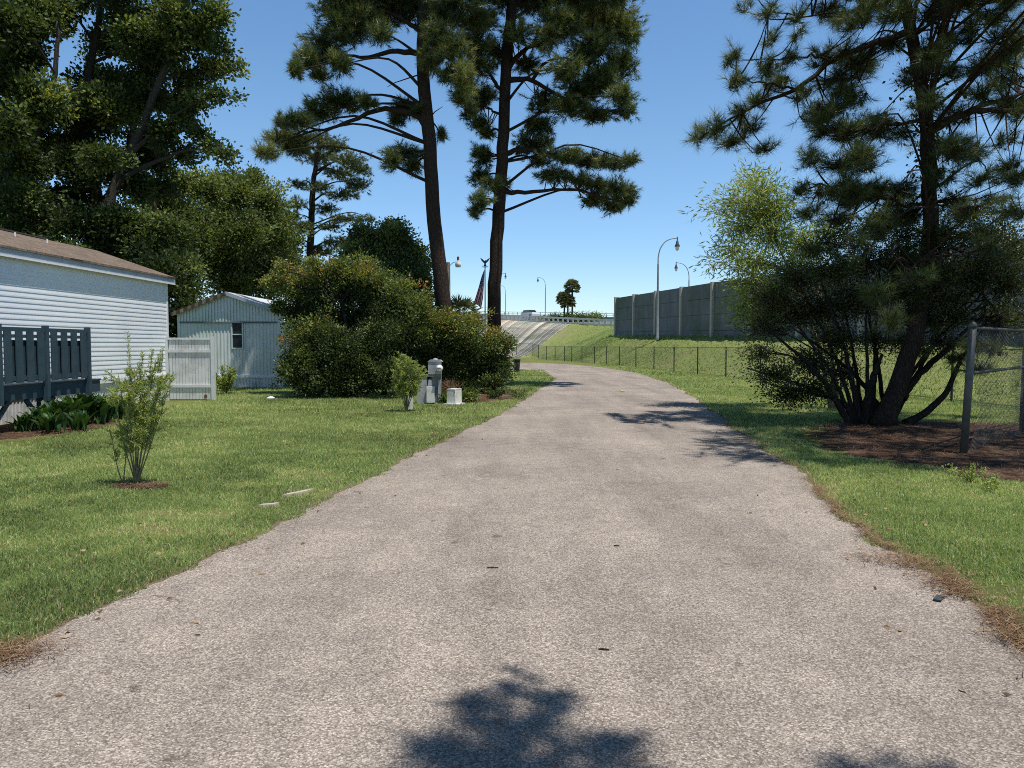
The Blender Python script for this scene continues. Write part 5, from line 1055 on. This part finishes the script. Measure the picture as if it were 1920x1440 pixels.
pine('pine_tree', 'pine beside the road whose needle shadow falls on the nearest asphalt', [b5, (4.6, -3.2, 3), (4.7, -3.3, 6), (4.6, -3.2, 9), (4.7, -3.2, 12)], .2, .1, pd5, 10., limbs=lb5, needle=.2, w=.012, per=26, dens=17, **NB)

# ------------------------------------------------------------------ litter
ym = P(1167, 735, 26.6); gm = G(); an = np.arange(14)*2*math.pi/14; rr_ = 1+rng.normal(size=14)*.2
gm.add(np.vstack([np.c_[ym[0]+np.cos(an)*.05*rr_, 26.6+np.sin(an)*.45*rr_, np.full(14, .038)], [[ym[0], 26.6, .038]]]), tris=[(14, i, (i+1) % 14) for i in range(14)])
gm.build('road_paint_mark', surf('faded yellow paint', (.5, .45, .12), (.42, .37, .25), 20), kind='structure')
lit = empty('flat_chip', (*(P(1760, 1131, 4.75)[:2]), .017), R(50), label='flat grey slate chip lying on the road by the right edge', cat='chip')
G().box(-.055, .055, -.022, .022, -.003, .006).build('chip_body', surf('slate chip', (.04, .05, .055), (.07, .08, .09), 30), lit)
def twig_(px, py, ln, rz, lab):
    Y = 1.6*F/(py-648); p = P(px, py, Y); o = empty('bark_chip', (p[0], Y, .022), R(rz), label=lab, cat='bark chip', group='bark bits on the road')
    G().lathe([(0, -ln/2), (.005, -ln/2.4), (.007, 0), (.005, ln/2.4), (0, ln/2)], (0, 0, .006), 7, 'y').build('bark', M['bark_dark'], o)
twig_(924, 1077, .085, 88, 'dark bark bit in the middle of the road'); twig_(1132, 1238, .06, 80, 'small brown bark bit just above the foreground shadow'); twig_(1156, 1034, .05, 84, 'thin bark bit on the road right of the middle')
M['oldconc'] = surf('old pale concrete', (.42, .36, .27), (.55, .48, .38), 14, .95, .1, bmp=.4, bscale=30)
for px, py, ln, rz, lab in ((506, 953, .18, 30, 'small pale concrete fragment sunk in the lawn beside the road'), (562, 929, .42, 57, 'long pale concrete edge strip showing in the lawn beside the road')):
    Y = 1.6*F/(py-648); p = P(px, py, Y); o = empty('concrete_strip', (p[0], Y, 0), R(rz), label=lab, cat='concrete strip', group='buried concrete edging')
    k = 26; an = np.arange(k)*2*math.pi/k; rr = 1+rng.normal(size=k)*.12; v = np.c_[np.cos(an)*ln*.5*rr, np.sin(an)*.03*rr*(1+.3*np.sin(an*3)), np.full(k, .034)]; v0 = v.copy(); v0[:, 2] = 0
    G().add(np.vstack([v, v0, [[0, 0, .036]]]), tris=[(2*k, i, (i+1) % k) for i in range(k)], quads=[(k+i, k+(i+1) % k, (i+1) % k, i) for i in range(k)]).build('slab', M['oldconc'], o)
p = P(508, 751, 22.3); o = empty('paper_scrap', (p[0], 22.3, .03), label='crumpled white scrap lying on the lawn before the bush', cat='litter'); G().lathe([(0, 0), (.1, .01), (.12, .05), (.06, .09), (0, .1)], n=7).build('scrap', M['trimw'], o)
# fallen leaves on the lawn and road edge
gf = G(); n = 260; y = 3.2+rng.random(n)**1.5*14; x = np.where(rng.random(n) < .5, left_edge(y)+rng.normal(size=n)*.5-.3, right_edge(y)+rng.normal(size=n)*.5+.3); d = unit(np.c_[rng.normal(size=(n, 2)), rng.normal(size=n)*.1]); leaves(gf, np.c_[x, y, np.where((x > left_edge(y)) & (x < right_edge(y)), .022, .036)], unit(d*[1, 1, .3]), .045, .026, .6+rng.random(n)*.4)
gf.build('fallen_leaves', M['straw'], label='scattered small dry leaves on the lawn and along the road edge', cat='leaf litter', kind='stuff')

# ------------------------------------------------------------------ light, sky, camera
sd = Vector((SX, SY, 1)).normalized(); el = math.asin(sd.z)
su = bpy.data.lights.new('sun', 'SUN'); su.energy = 5.0; su.angle = R(.53); su.color = (1, .955, .89)
so_ = bpy.data.objects.new('sun', su); COL.objects.link(so_); so_.rotation_euler = sd.to_track_quat('Z', 'Y').to_euler()
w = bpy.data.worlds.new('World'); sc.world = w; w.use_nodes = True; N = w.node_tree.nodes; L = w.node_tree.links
sk = N.new('ShaderNodeTexSky'); sk.sky_type = 'NISHITA'; sk.sun_disc = False; sk.sun_elevation = el; sk.sun_rotation = math.atan2(SX, SY)
sk.air_density = 1.0; sk.dust_density = .1; sk.ozone_density = 2.5
hs = N.new('ShaderNodeHueSaturation'); hs.inputs['Saturation'].default_value = 1.2; hs.inputs['Hue'].default_value = .5
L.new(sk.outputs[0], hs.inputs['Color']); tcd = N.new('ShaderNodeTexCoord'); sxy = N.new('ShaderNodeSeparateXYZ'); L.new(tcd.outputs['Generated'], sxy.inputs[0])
gr = ramp(N, [(0, (.8, .92, 1.1)), (.12, (.92, .98, 1.08)), (.25, (1.2, 1.12, 1.06)), (.42, (1.3, 1.18, 1.1)), (.6, (.5, .48, .45)), (1, (.22, .2, .18))]); L.new(sxy.outputs[2], gr.inputs[0])  # tints the sky by elevation, dimmed overhead to cut fill light
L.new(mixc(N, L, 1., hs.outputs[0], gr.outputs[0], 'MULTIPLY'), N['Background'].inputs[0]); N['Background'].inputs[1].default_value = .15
cd = bpy.data.cameras.new('camera'); cam = bpy.data.objects.new('camera', cd); COL.objects.link(cam)
cam.location = (0, 0, CAMH); cam.rotation_euler = (R(90)-PITCH, 0, 0); cd.sensor_width = 36; cd.lens = 36*F/1920; cd.clip_end = 6000; cd.clip_start = .05
sc.camera = cam
sc.view_settings.view_transform = 'Standard'; sc.view_settings.look = 'None'; sc.view_settings.exposure = 0; sc.view_settings.gamma = 1
sc.render.engine = 'CYCLES'; cy = sc.cycles
cy.max_bounces = 5; cy.diffuse_bounces = 3; cy.glossy_bounces = 2; cy.transmission_bounces = 3; cy.use_denoising = False
sc.cycles.filter_width = 1.0; cy.use_adaptive_sampling = True; cy.adaptive_threshold = .004
